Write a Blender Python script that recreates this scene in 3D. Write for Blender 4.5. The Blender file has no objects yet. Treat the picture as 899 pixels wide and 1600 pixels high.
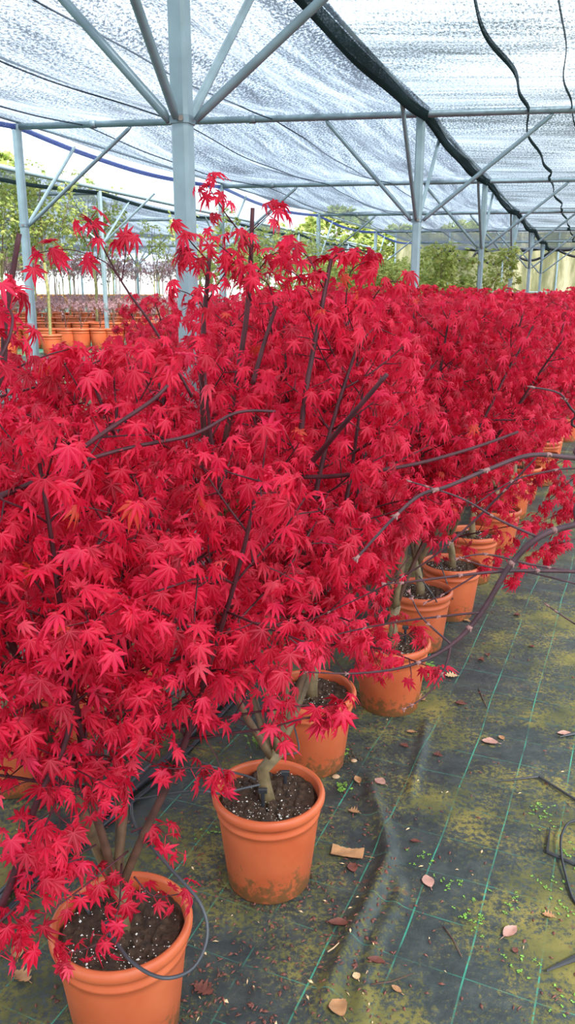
import bpy, math, random
import numpy as np
from mathutils import Vector
S = bpy.context.scene
COL = S.collection
# ---------------------------------------------------------------- camera
CAM_Z = 1.6; PITCH = math.radians(15.1); FPX = 1250.0
cd = bpy.data.cameras.new('camera'); cam = bpy.data.objects.new('camera', cd); COL.objects.link(cam)
cam.location = (0, 0, CAM_Z); cam.rotation_euler = (math.pi/2-PITCH, 0, 0)
cd.sensor_fit = 'VERTICAL'; cd.sensor_height = 24; cd.lens = FPX/1600*24; cd.clip_start = .02; cd.clip_end = 400
S.camera = cam
# ---------------------------------------------------------------- sky and sun
w = bpy.data.worlds.new('sky'); S.world = w; w.use_nodes = True
def N(t, kind, loc=None, **kw):
    n = t.nodes.new(kind)
    for k, v in kw.items():
        if k.startswith('i_'):
            key = k[2:]
            n.inputs[int(key) if key.isdigit() else key].default_value = v
        else: setattr(n, k, v)
    return n
def ramp(t, stops, interp='LINEAR'):
    r = t.nodes.new('ShaderNodeValToRGB'); e = r.color_ramp.elements; r.color_ramp.interpolation = interp
    while len(e) < len(stops): e.new(0.5)
    for el, (p, c) in zip(e, stops):
        el.position = p; el.color = c if len(c) == 4 else (*c, 1)
    return r
wt = w.node_tree; wt.nodes.clear()
L = wt.links.new
tc = N(wt, 'ShaderNodeTexCoord'); sx = N(wt, 'ShaderNodeSeparateXYZ'); L(tc.outputs['Generated'], sx.inputs[0])
SKY_STRENGTH = 1.0
r1 = ramp(wt, [(0.0, (.55, .62, .6)), (.02, (1.15, 1.25, 1.35)), (.12, (1.3, 1.5, 1.72)), (.3, (2.05, 2.3, 2.55)), (.7, (2.3, 2.5, 2.75))])
L(sx.outputs['Z'], r1.inputs[0])
nz = N(wt, 'ShaderNodeTexNoise', i_Scale=2.2, i_Detail=4.0); L(tc.outputs['Generated'], nz.inputs['Vector'])
cr = ramp(wt, [(.35, (.86, .93, 1.0)), (.62, (1.15, 1.12, 1.08))]); L(nz.outputs[0], cr.inputs[0])
mx = N(wt, 'ShaderNodeMix', data_type='RGBA', blend_type='MULTIPLY'); mx.inputs[0].default_value = 1
L(r1.outputs[0], mx.inputs[6]); L(cr.outputs[0], mx.inputs[7])
bg = N(wt, 'ShaderNodeBackground', i_Strength=SKY_STRENGTH); L(mx.outputs[2], bg.inputs[0])
ow = N(wt, 'ShaderNodeOutputWorld'); L(bg.outputs[0], ow.inputs[0])
sd = bpy.data.lights.new('sun', 'SUN'); sd.energy = 4.6; sd.angle = math.radians(12); sd.color = (1, .95, .86)
so = bpy.data.objects.new('sun', sd); COL.objects.link(so); so.rotation_euler = (math.radians(38), math.radians(24), 0)
S.view_settings.view_transform = 'Standard'; S.view_settings.look = 'None'
S.view_settings.gamma = 1; S.view_settings.use_curve_mapping = False; S.view_settings.exposure = 0.42
# ---------------------------------------------------------------- pixel helpers (only used to find real positions)
cp, sp = math.cos(PITCH), math.sin(PITCH)
def ray(x, y):
    a = (x-449.5)/FPX; b = (800-y)/FPX
    return a, cp+b*sp, b*cp-sp
def at(x, y, Y):
    a, f, u = ray(x, y); t = Y/f
    return Vector((a*t, Y, CAM_Z+u*t))
def onz(x, y, z=0.0):
    a, f, u = ray(x, y); t = (z-CAM_Z)/u
    return Vector((a*t, f*t, z))
ROW = math.radians(20.5); RX, RY = math.sin(ROW), math.cos(ROW)
P1 = np.array([-.4214, 3.5]); STEP = np.array([1.6243, 4.375])
BE = np.array([-3.823, .555])             # from a row post to the post left of it
def smooth(a, b, x):
    t = np.clip((x-a)/(b-a), 0, 1); return t*t*(3-2*t)
# ---------------------------------------------------------------- materials
def mat(name):
    m = bpy.data.materials.new(name); m.use_nodes = True; t = m.node_tree; t.nodes.clear()
    o = t.nodes.new('ShaderNodeOutputMaterial'); return m, t, o
def simple(name, col, rough=.6, metal=0, bump=0, bscale=40, var=.25, vscale=8, spec=.5):
    m, t, o = mat(name); L = t.links.new
    p = N(t, 'ShaderNodeBsdfPrincipled', i_Roughness=rough, i_Metallic=metal); p.inputs['Specular IOR Level'].default_value = spec
    tc = N(t, 'ShaderNodeTexCoord'); n = N(t, 'ShaderNodeTexNoise', i_Scale=vscale, i_Detail=5.0)
    L(tc.outputs['Object'], n.inputs['Vector'])
    a = tuple(c*(1-var) for c in col); b = tuple(min(1, c*(1+var)) for c in col)
    r = ramp(t, [(.3, a), (.7, b)]); L(n.outputs[0], r.inputs[0]); L(r.outputs[0], p.inputs['Base Color'])
    if bump:
        n2 = N(t, 'ShaderNodeTexNoise', i_Scale=bscale, i_Detail=4.0); L(tc.outputs['Object'], n2.inputs['Vector'])
        b = N(t, 'ShaderNodeBump', i_Strength=bump, i_Distance=.005); L(n2.outputs[0], b.inputs['Height']); L(b.outputs[0], p.inputs['Normal'])
    L(p.outputs[0], o.inputs[0]); return m
def leafmat(name, stops, rib, trans=.4, rough=.42, tr_col=None):
    m, t, o = mat(name); L = t.links.new
    at_ = N(t, 'ShaderNodeAttribute', attribute_name='leaf'); s = N(t, 'ShaderNodeSeparateXYZ'); L(at_.outputs['Vector'], s.inputs[0])
    r = ramp(t, stops); L(s.outputs[0], r.inputs[0])
    rr = ramp(t, [(.72, (0, 0, 0)), (1.0, (.5, .5, .5))]); L(s.outputs[1], rr.inputs[0])
    mx = N(t, 'ShaderNodeMix', data_type='RGBA'); L(rr.outputs[0], mx.inputs[0]); L(r.outputs[0], mx.inputs[6]); mx.inputs[7].default_value = (*rib, 1)
    p = N(t, 'ShaderNodeBsdfPrincipled', i_Roughness=rough); L(mx.outputs[2], p.inputs['Base Color']); p.inputs['Specular IOR Level'].default_value = .35
    tr = N(t, 'ShaderNodeBsdfTranslucent'); L(mx.outputs[2], tr.inputs[0])
    ms = N(t, 'ShaderNodeMixShader'); ms.inputs[0].default_value = trans
    L(p.outputs[0], ms.inputs[1]); L(tr.outputs[0], ms.inputs[2]); L(ms.outputs[0], o.inputs[0]); return m
M = {}
M['red'] = leafmat('red_maple_leaf', [(0, (.28, .003, .016)), (.3, (.54, .006, .032)), (.6, (.84, .012, .062)), (.88, (.93, .035, .12)), (.99, (.95, .08, .14)), (1, (.8, .10, .05))], (.95, .11, .17), trans=.48, rough=.5)
M['green'] = leafmat('yellow_green_maple_leaf', [(0, (.20, .30, .05)), (.5, (.38, .46, .10)), (1, (.62, .60, .2))], (.6, .65, .3), .45)
M['purple'] = leafmat('purple_weeping_leaf', [(0, (.34, .18, .20)), (.5, (.52, .30, .33)), (1, (.66, .46, .44))], (.5, .3, .3), .35)
def barkmat(name, thin, thick):
    m, t, o = mat(name); L = t.links.new
    a = N(t, 'ShaderNodeAttribute', attribute_name='girth'); tc = N(t, 'ShaderNodeTexCoord')
    n = N(t, 'ShaderNodeTexNoise', i_Scale=35.0, i_Detail=6.0); L(tc.outputs['Object'], n.inputs['Vector'])
    r = ramp(t, [(.5, thin), (.95, thick)]); L(a.outputs['Fac'], r.inputs[0])
    r2 = ramp(t, [(.3, (.55, .55, .55)), (.7, (1.25, 1.2, 1.1))]); L(n.outputs[0], r2.inputs[0])
    mx = N(t, 'ShaderNodeMix', data_type='RGBA', blend_type='MULTIPLY'); mx.inputs[0].default_value = 1
    L(r.outputs[0], mx.inputs[6]); L(r2.outputs[0], mx.inputs[7])
    p = N(t, 'ShaderNodeBsdfPrincipled', i_Roughness=.6); L(mx.outputs[2], p.inputs['Base Color'])
    b = N(t, 'ShaderNodeBump', i_Strength=.5, i_Distance=.003); L(n.outputs[0], b.inputs['Height']); L(b.outputs[0], p.inputs['Normal'])
    L(p.outputs[0], o.inputs[0]); return m
M['bark'] = barkmat('maple_bark', (.075, .014, .024), (.22, .165, .085))
M['bark_green'] = barkmat('green_maple_bark', (.16, .10, .06), (.28, .27, .10))
M['bark_grey'] = barkmat('bare_twig_bark', (.075, .028, .04), (.028, .02, .034))
M['bark_pale'] = barkmat('pale_bark', (.20, .12, .10), (.42, .33, .28))
def potmat():
    m, t, o = mat('terracotta_plastic'); L = t.links.new
    tc = N(t, 'ShaderNodeTexCoord'); oi = N(t, 'ShaderNodeObjectInfo')
    va = N(t, 'ShaderNodeVectorMath', operation='ADD'); L(tc.outputs['Object'], va.inputs[0]); L(oi.outputs['Random'], va.inputs[1])
    n = N(t, 'ShaderNodeTexNoise', i_Scale=9.0, i_Detail=6.0); L(va.outputs[0], n.inputs['Vector'])
    base = ramp(t, [(.3, (.52, .10, .034)), (.7, (.62, .145, .055))]); L(n.outputs[0], base.inputs[0])
    s = N(t, 'ShaderNodeSeparateXYZ'); L(tc.outputs['Object'], s.inputs[0])
    # splashed soil and algae clinging to the foot of the pot
    n2 = N(t, 'ShaderNodeTexNoise', i_Scale=38.0, i_Detail=7.0, i_Roughness=.7); L(va.outputs[0], n2.inputs['Vector'])
    mr = N(t, 'ShaderNodeMapRange', i_1=0.0, i_2=.16, i_3=.66, i_4=.30); L(s.outputs[2], mr.inputs[0])
    su = N(t, 'ShaderNodeMath', operation='SUBTRACT'); L(n2.outputs[0], su.inputs[1]); L(mr.outputs[0], su.inputs[0])
    dr = ramp(t, [(.0, (0, 0, 0)), (.12, (.75, .75, .75))]); L(su.outputs[0], dr.inputs[0])
    mx = N(t, 'ShaderNodeMix', data_type='RGBA'); L(dr.outputs[0], mx.inputs[0]); L(base.outputs[0], mx.inputs[6]); mx.inputs[7].default_value = (.11, .085, .03, 1)
    p = N(t, 'ShaderNodeBsdfPrincipled', i_Roughness=.42); L(mx.outputs[2], p.inputs['Base Color']); p.inputs['Specular IOR Level'].default_value = .4
    L(p.outputs[0], o.inputs[0]); return m
M['pot'] = potmat()
def soilmat():
    m, t, o = mat('potting_soil'); L = t.links.new
    tc = N(t, 'ShaderNodeTexCoord'); n = N(t, 'ShaderNodeTexNoise', i_Scale=55.0, i_Detail=7.0, i_Roughness=.75); L(tc.outputs['Object'], n.inputs['Vector'])
    r = ramp(t, [(.35, (.03, .018, .012)), (.55, (.085, .048, .028)), (.72, (.17, .10, .06))]); L(n.outputs[0], r.inputs[0])
    p = N(t, 'ShaderNodeBsdfPrincipled', i_Roughness=.9); L(r.outputs[0], p.inputs['Base Color'])
    b = N(t, 'ShaderNodeBump', i_Strength=1.0, i_Distance=.01); L(n.outputs[0], b.inputs['Height']); L(b.outputs[0], p.inputs['Normal'])
    L(p.outputs[0], o.inputs[0]); return m
M['soil'] = soilmat()
M['perlite'] = simple('white_perlite', (.85, .83, .75), .8)
M['steel'] = simple('galvanised_steel', (.22, .30, .34), .42, .25, var=.12, vscale=14)
M['steel_light'] = simple('pale_galvanised_steel', (.30, .40, .435), .4, .2, var=.1, vscale=14)
M['bolt'] = simple('rusty_bolt', (.30, .25, .22), .5, .4)
M['hose'] = simple('black_polythene_hose', (.022, .025, .032), .38, var=.2)
M['hosegrey'] = simple('weathered_drip_tube', (.06, .065, .075), .42, var=.2)
M['dead'] = simple('dry_brown_leaf', (.42, .22, .10), .7, var=.35, vscale=30)
M['dead_dark'] = simple('rotting_dark_leaf', (.16, .05, .035), .7, var=.4, vscale=30)
M['dead_pink'] = simple('dry_pinkish_leaf', (.46, .25, .20), .6, var=.25, vscale=30)
M['dead_tan'] = simple('pale_tan_leaf', (.66, .46, .25), .7, var=.2, vscale=30)
M['weed'] = simple('bright_weed', (.17, .36, .05), .55, var=.35, vscale=30)
M['stone'] = simple('tan_pebble', (.50, .33, .19), .7, bump=.3)
M['twig'] = simple('dry_twig', (.10, .05, .035), .7)
M['straw'] = simple('cut_pale_wood', (.66, .45, .28), .7)
M['white_sheet'] = simple('white_plastic_sheet', (.86, .88, .9), .5, var=.06, vscale=.6)
M['bud'] = simple('pinkish_bud', (.30, .14, .13), .6)
M['cord_orange'] = simple('orange_crate', (.85, .36, .06), .5)
M['blackplastic'] = simple('black_plastic', (.03, .033, .038), .45)
def groundmat():
    m, t, o = mat('woven_ground_cloth'); L = t.links.new
    tc = N(t, 'ShaderNodeTexCoord'); sx = N(t, 'ShaderNodeSeparateXYZ')
    mp = N(t, 'ShaderNodeMapping'); mp.inputs['Rotation'].default_value = (0, 0, math.radians(23.2))
    nw = N(t, 'ShaderNodeTexNoise', i_Scale=1.1, i_Detail=2.0); L(tc.outputs['Object'], nw.inputs['Vector'])
    vs = N(t, 'ShaderNodeVectorMath', operation='SCALE'); vs.inputs['Scale'].default_value = .045; L(nw.outputs['Color'], vs.inputs[0])
    va = N(t, 'ShaderNodeVectorMath', operation='ADD'); L(tc.outputs['Object'], va.inputs[0]); L(vs.outputs[0], va.inputs[1])
    L(va.outputs[0], mp.inputs[0]); L(mp.outputs[0], sx.inputs[0])
    nd = N(t, 'ShaderNodeTexNoise', i_Scale=5.0, i_Detail=5.0, i_Roughness=.6); L(tc.outputs['Object'], nd.inputs['Vector'])
    def line(out, step, wdt, off):
        a = N(t, 'ShaderNodeMath', operation='ADD'); a.inputs[1].default_value = off+50*step; L(out, a.inputs[0])
        b = N(t, 'ShaderNodeMath', operation='MODULO'); b.inputs[1].default_value = step; L(a.outputs[0], b.inputs[0])
        c = N(t, 'ShaderNodeMath', operation='LESS_THAN'); c.inputs[1].default_value = wdt; L(b.outputs[0], c.inputs[0]); return c
    l1 = line(sx.outputs[0], .168, .0042, .055); l2 = line(sx.outputs[1], .168, .003, .03)
    l2w = N(t, 'ShaderNodeMath', operation='MULTIPLY'); l2w.inputs[1].default_value = .55; L(l2.outputs[0], l2w.inputs[0])
    mxl = N(t, 'ShaderNodeMath', operation='MAXIMUM'); L(l1.outputs[0], mxl.inputs[0]); L(l2w.outputs[0], mxl.inputs[1])
    # weave, fine
    n0 = N(t, 'ShaderNodeTexNoise', i_Scale=14.0, i_Detail=7.0, i_Roughness=.7); L(tc.outputs['Object'], n0.inputs['Vector'])
    cloth = ramp(t, [(.3, (.013, .020, .024)), (.5, (.028, .042, .045)), (.75, (.065, .08, .075))]); L(n0.outputs[0], cloth.inputs[0])
    fade = ramp(t, [(.36, (0, 0, 0)), (.6, (.85, .85, .85))]); L(nd.outputs[0], fade.inputs[0])
    fm = N(t, 'ShaderNodeMath', operation='MULTIPLY'); L(fade.outputs[0], fm.inputs[0]); L(mxl.outputs[0], fm.inputs[1])
    mx1 = N(t, 'ShaderNodeMix', data_type='RGBA'); L(fm.outputs[0], mx1.inputs[0]); L(cloth.outputs[0], mx1.inputs[6]); mx1.inputs[7].default_value = (.04, .36, .24, 1)
    # algae and moss film: large patches broken by fine grain
    a1 = N(t, 'ShaderNodeTexNoise', i_Scale=1.9, i_Detail=6.0, i_Roughness=.62); L(tc.outputs['Object'], a1.inputs['Vector'])
    a2 = N(t, 'ShaderNodeTexNoise', i_Scale=60.0, i_Detail=6.0, i_Roughness=.8); L(tc.outputs['Object'], a2.inputs['Vector'])
    ad = N(t, 'ShaderNodeMath', operation='MULTIPLY_ADD'); ad.inputs[1].default_value = .95; L(a2.outputs[0], ad.inputs[0]); L(a1.outputs[0], ad.inputs[2]); ad2 = N(t, 'ShaderNodeMath', operation='MULTIPLY'); ad2.inputs[1].default_value = .5; L(ad.outputs[0], ad2.inputs[0])
    ar = ramp(t, [(.475, (.03, .03, .03)), (.50, (.3, .3, .3)), (.535, (.9, .9, .9))]); L(ad2.outputs[0], ar.inputs[0])
    a3 = N(t, 'ShaderNodeTexNoise', i_Scale=6.0, i_Detail=5.0); L(tc.outputs['Object'], a3.inputs['Vector'])
    ac = ramp(t, [(.3, (.05, .06, .02)), (.5, (.14, .13, .03)), (.7, (.27, .22, .05))]); L(a3.outputs[0], ac.inputs[0])
    mx2 = N(t, 'ShaderNodeMix', data_type='RGBA'); L(ar.outputs[0], mx2.inputs[0]); L(mx1.outputs[2], mx2.inputs[6]); L(ac.outputs[0], mx2.inputs[7])
    # brown crumbs
    v = N(t, 'ShaderNodeTexVoronoi', i_Scale=26.0); L(tc.outputs['Object'], v.inputs['Vector'])
    n5 = N(t, 'ShaderNodeTexNoise', i_Scale=3.0, i_Detail=3.0); L(tc.outputs['Object'], n5.inputs['Vector'])
    th = N(t, 'ShaderNodeMapRange', i_1=.45, i_2=.75, i_3=.0, i_4=.34); L(n5.outputs[0], th.inputs[0])
    lt = N(t, 'ShaderNodeMath', operation='LESS_THAN'); L(v.outputs['Distance'], lt.inputs[0]); L(th.outputs[0], lt.inputs[1])
    cm = N(t, 'ShaderNodeMath', operation='MULTIPLY'); cm.inputs[1].default_value = .55; L(lt.outputs[0], cm.inputs[0])
    mx3 = N(t, 'ShaderNodeMix', data_type='RGBA'); L(cm.outputs[0], mx3.inputs[0]); L(mx2.outputs[2], mx3.inputs[6]); mx3.inputs[7].default_value = (.13, .06, .035, 1)
    p = N(t, 'ShaderNodeBsdfPrincipled'); L(mx3.outputs[2], p.inputs['Base Color'])
    rr = ramp(t, [(.46, (.48, .48, .48)), (.52, (.85, .85, .85))]); L(ad2.outputs[0], rr.inputs[0]); L(rr.outputs[0], p.inputs['Roughness'])
    b = N(t, 'ShaderNodeBump', i_Strength=.5, i_Distance=.006); L(ad.outputs[0], b.inputs['Height']); L(b.outputs[0], p.inputs['Normal'])
    L(p.outputs[0], o.inputs[0]); return m
M['ground'] = groundmat()
def netmat(name, thread, t_lo, t_hi, stretch, streak=.6, alt=None):
    m, t, o = mat(name); L = t.links.new
    uv = N(t, 'ShaderNodeUVMap', uv_map='uv')                       # metres: u along the row, v across
    def noise(sx, sy, det=3.0, rough=.6, dist=0.0):
        mp = N(t, 'ShaderNodeMapping'); mp.inputs['Scale'].default_value = (sx, sy, 1); L(uv.outputs[0], mp.inputs[0])
        n = N(t, 'ShaderNodeTexNoise', i_Scale=1.0, i_Detail=det, i_Roughness=rough, i_Distortion=dist); L(mp.outputs[0], n.inputs['Vector']); return n
    big = noise(.14 if not stretch else .9, 1.9 if not stretch else .35, 4.0, .6, .6)
    mid = noise(.9 if not stretch else 14, 9 if not stretch else .9, 4.0, .65, .3)
    fine = noise(38, 52, 3.0, .85)
    a = N(t, 'ShaderNodeMath', operation='MULTIPLY_ADD'); a.inputs[1].default_value = streak; L(mid.outputs[0], a.inputs[0]); L(big.outputs[0], a.inputs[2])
    b = N(t, 'ShaderNodeMath', operation='MULTIPLY_ADD'); b.inputs[1].default_value = 2.0; L(fine.outputs[0], b.inputs[0]); L(a.outputs[0], b.inputs[2])
    c0 = .5*(1+streak+2.0)
    mr = N(t, 'ShaderNodeMapRange', i_1=c0-.20, i_2=c0+.27, i_3=t_lo, i_4=t_hi); L(b.outputs[0], mr.inputs[0])
    d = N(t, 'ShaderNodeBsdfDiffuse', i_Color=(*thread, 1)); tl = N(t, 'ShaderNodeBsdfTranslucent', i_Color=(*thread, 1))
    m0 = N(t, 'ShaderNodeMixShader'); m0.inputs[0].default_value = .5; L(d.outputs[0], m0.inputs[1]); L(tl.outputs[0], m0.inputs[2])
    tr = N(t, 'ShaderNodeBsdfTransparent', i_Color=(.93, .97, 1, 1))
    ms = N(t, 'ShaderNodeMixShader'); L(mr.outputs[0], ms.inputs[0]); L(m0.outputs[0], ms.inputs[1]); L(tr.outputs[0], ms.inputs[2])
    L(ms.outputs[0], o.inputs[0]); return m
M['net'] = netmat('silvery_shade_net', (.085, .105, .13), .03, .70, False, .8)
M['net_dark'] = netmat('dark_shade_net', (.07, .085, .085), .02, .62, True, .8)
M['net_hem'] = netmat('folded_net_hem', (.03, .05, .05), .0, .12, False)
M['net_hem_soft'] = netmat('soft_fold_line', (.05, .06, .08), .05, .5, False)
M['net_hem_blue'] = netmat('blue_net_hem', (.10, .14, .38), .0, .4, False)
def wallmat():
    m, t, o = mat('translucent_green_sheeting'); L = t.links.new
    tc = N(t, 'ShaderNodeTexCoord'); mp = N(t, 'ShaderNodeMapping'); mp.inputs['Scale'].default_value = (1.3, 1.3, .25); L(tc.outputs['Object'], mp.inputs[0])
    n = N(t, 'ShaderNodeTexNoise', i_Scale=1.6, i_Detail=6.0, i_Roughness=.65); L(mp.outputs[0], n.inputs['Vector'])
    r = ramp(t, [(.34, (.13, .13, .06)), (.5, (.24, .23, .11)), (.64, (.56, .49, .30))]); L(n.outputs[0], r.inputs[0])
    p = N(t, 'ShaderNodeBsdfPrincipled', i_Roughness=.6); L(r.outputs[0], p.inputs['Base Color'])
    tl = N(t, 'ShaderNodeBsdfTranslucent'); L(r.outputs[0], tl.inputs[0])
    ms = N(t, 'ShaderNodeMixShader'); ms.inputs[0].default_value = .5; L(p.outputs[0], ms.inputs[1]); L(tl.outputs[0], ms.inputs[2]); L(ms.outputs[0], o.inputs[0]); return m
M['wall'] = wallmat()
# ---------------------------------------------------------------- mesh building
def rotmat(d):
    d = np.array(d, float); d /= max(1e-9, np.linalg.norm(d))
    u = np.cross(d, (0, 0, 1.0)) if abs(d[2]) < .95 else np.cross(d, (1.0, 0, 0)); u /= np.linalg.norm(u)
    return u, np.cross(u, d)
class MB:
    """collects tubes, boxes and polygons and links them as ONE mesh object"""
    def __init__(s): s.v = []; s.f = []; s.n = 0; s.g = []
    def add(s, vs, fs, g=0.):
        o = s.n; s.v.extend([tuple(map(float, p)) for p in vs]); s.f.extend([tuple(i+o for i in f) for f in fs]); s.n += len(vs)
        s.g.extend(g if hasattr(g, '__len__') else [g]*len(vs)); return s
    def tube(s, pts, rad, sides=6, cap=True, girth=True):
        pts = [np.array(p, float) for p in pts]; n = len(pts)
        rad = list(rad) if hasattr(rad, '__len__') else [rad]*n
        vs = []; g = []
        u = None
        for i, p in enumerate(pts):
            d = pts[min(i+1, n-1)]-pts[max(i-1, 0)]; d = d/max(1e-9, np.linalg.norm(d))
            if u is None: u, v = rotmat(d)
            else:
                u = u-d*np.dot(u, d); u /= max(1e-9, np.linalg.norm(u)); v = np.cross(u, d)
            for k in range(sides):
                a = 2*math.pi*k/sides; vs.append(p+(u*math.cos(a)+v*math.sin(a))*rad[i]); g.append(min(1, rad[i]/.014))
        fs = [(i*sides+k, i*sides+(k+1) % sides, (i+1)*sides+(k+1) % sides, (i+1)*sides+k) for i in range(n-1) for k in range(sides)]
        if cap: fs += [tuple(range(sides))[::-1], tuple((n-1)*sides+k for k in range(sides))]
        return s.add(vs, fs, g)
    def prism(s, a, b, w, h, up=(0, 0, 1), rot=0.):
        a = np.array(a, float); b = np.array(b, float); d = b-a; d /= np.linalg.norm(d)
        u = np.cross(d, up); u /= np.linalg.norm(u); v = np.cross(u, d)
        if rot: u, v = u*math.cos(rot)+v*math.sin(rot), -u*math.sin(rot)+v*math.cos(rot)
        c = .18*min(w, h)
        prof = [(w/2-c, h/2), (w/2, h/2-c), (w/2, -h/2+c), (w/2-c, -h/2), (-w/2+c, -h/2), (-w/2, -h/2+c), (-w/2, h/2-c), (-w/2+c, h/2)]
        vs = [p+u*x+v*y for p in (a, b) for x, y in prof]
        return s.add(vs, [(k, (k+1) % 8, 8+(k+1) % 8, 8+k) for k in range(8)]+[tuple(range(8))[::-1], tuple(range(8, 16))])
    def lathe(s, prof, seg=40, c=(0, 0, 0)):
        vs = [(c[0]+r*math.cos(2*math.pi*k/seg), c[1]+r*math.sin(2*math.pi*k/seg), c[2]+z) for r, z in prof for k in range(seg)]
        return s.add(vs, [(i*seg+k, i*seg+(k+1) % seg, (i+1)*seg+(k+1) % seg, (i+1)*seg+k) for i in range(len(prof)-1) for k in range(seg)])
    def build(s, name, m, parent=None, smooth=False, girth=False):
        me = bpy.data.meshes.new(name); me.from_pydata(s.v, [], s.f)
        if smooth: me.polygons.foreach_set('use_smooth', [True]*len(me.polygons))
        if girth:
            a = me.attributes.new('girth', 'FLOAT', 'POINT'); a.data.foreach_set('value', s.g)
        me.materials.append(m); me.update()
        return link(name, me, parent)
def link(name, me, parent=None, loc=None):
    o = bpy.data.objects.new(name, me); COL.objects.link(o)
    if parent: o.parent = parent
    if loc is not None: o.location = loc
    return o
def tag(o, label, cat, group=None, kind=None):
    if label: o['label'] = label
    if cat: o['category'] = cat
    if group: o['group'] = group
    if kind: o['kind'] = kind
    return o
def empty(name, loc, label=None, cat=None, group=None, rz=0):
    o = bpy.data.objects.new(name, None); COL.objects.link(o); o.location = loc; o.rotation_euler = (0, 0, rz); o.empty_display_size = .1
    return tag(o, label, cat, group)
def gridmesh(name, X, Y, Z, m, parent=None, uv=None):
    ny, nx = X.shape
    v = np.stack([X, Y, Z], -1).reshape(-1, 3); idx = np.arange(nx*ny).reshape(ny, nx)
    f = np.stack([idx[:-1, :-1], idx[:-1, 1:], idx[1:, 1:], idx[1:, :-1]], -1).reshape(-1, 4)
    me = npmesh(name, v, f, m)
    if uv is not None:
        l = me.uv_layers.new(name='uv'); U = uv.reshape(-1, 2)[f.reshape(-1)]; l.data.foreach_set('uv', U.reshape(-1).astype(np.float32))
    me.polygons.foreach_set('use_smooth', np.ones(len(f), bool))
    return link(name, me, parent)
def npmesh(name, v, f, m):
    me = bpy.data.meshes.new(name); me.vertices.add(len(v)); me.vertices.foreach_set('co', v.astype(np.float32).reshape(-1))
    k = f.shape[1]; me.loops.add(f.size); me.loops.foreach_set('vertex_index', f.reshape(-1).astype(np.int32))
    me.polygons.add(len(f)); me.polygons.foreach_set('loop_start', np.arange(0, f.size, k, dtype=np.int32)); me.polygons.foreach_set('loop_total', np.full(len(f), k, dtype=np.int32))
    me.update(calc_edges=True); me.materials.append(m); return me
# ---------------------------------------------------------------- ground
ROWN = np.array([-RY, RX])               # unit normal pointing left of the row
def terrace(X, Y):
    q = (X-P1[0])*ROWN[0]+(Y-P1[1])*ROWN[1]
    s = smooth(4.1, 5.4, q)*smooth(6, 9, Y)
    return s*(.72+.027*np.clip(Y-12, 0, 30))
def seg_field(X, Y, pts):
    best = np.full(X.shape, 9.); tt = np.zeros(X.shape); n = len(pts)-1
    for i in range(n):
        a = np.array(pts[i][:2]); b = np.array(pts[i+1][:2]); d = b-a; l2 = d@d
        t = np.clip(((X-a[0])*d[0]+(Y-a[1])*d[1])/l2, 0, 1)
        r = np.hypot(X-a[0]-t*d[0], Y-a[1]-t*d[1]); m = r < best; best = np.where(m, r, best); tt = np.where(m, (i+t)/n, tt)
    return best, tt
FOLD1 = [onz(x, y) for x, y in ((577, 1205), (583, 1250), (600, 1300), (606, 1345), (585, 1400), (552, 1460), (522, 1530), (492, 1610))]
FOLD2 = [onz(x, y) for x, y in ((668, 1120), (660, 1170), (648, 1215), (640, 1260))]
FOLD3 = [onz(x, y) for x, y in ((616, 1350), (625, 1400), (590, 1470), (570, 1530), (560, 1610))]
def gz(X, Y):
    X = np.asarray(X, float); Y = np.asarray(Y, float)
    z = .004*np.sin(X*3.1+Y*1.7)*np.sin(Y*2.3-X)+.0025*np.sin(X*9+3*np.sin(Y*4))*np.sin(Y*7.5)
    for F, h, wd in ((FOLD1, .026, .024), (FOLD2, .014, .018), (FOLD3, .011, .02)):
        r, t = seg_field(X, Y, F); z = z+h*np.exp(-(r/wd)**2)*np.clip(np.minimum(t, 1-t)*7, .0, 1)
    return z+terrace(X, Y)
def gz1(x, y): return float(gz(np.array([x]), np.array([y]))[0])
xs = np.concatenate([np.linspace(-45, -14, 22)[:-1], np.linspace(-14, -2, 60)[:-1], np.linspace(-2, -.5, 40)[:-1], np.linspace(-.5, 1.6, 260)[:-1], np.linspace(1.6, 6, 60)[:-1], np.linspace(6, 45, 40)])
ys = np.concatenate([np.linspace(-12, .8, 20)[:-1], np.linspace(.8, 3.6, 340)[:-1], np.linspace(3.6, 8, 90)[:-1], np.linspace(8, 60, 110)])
X, Y = np.meshgrid(xs, ys)
g = gridmesh('floor', X, Y, gz(X, Y), M['ground']); tag(g, 'dark woven ground cloth with green grid lines and moss', 'floor', kind='structure')
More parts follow.
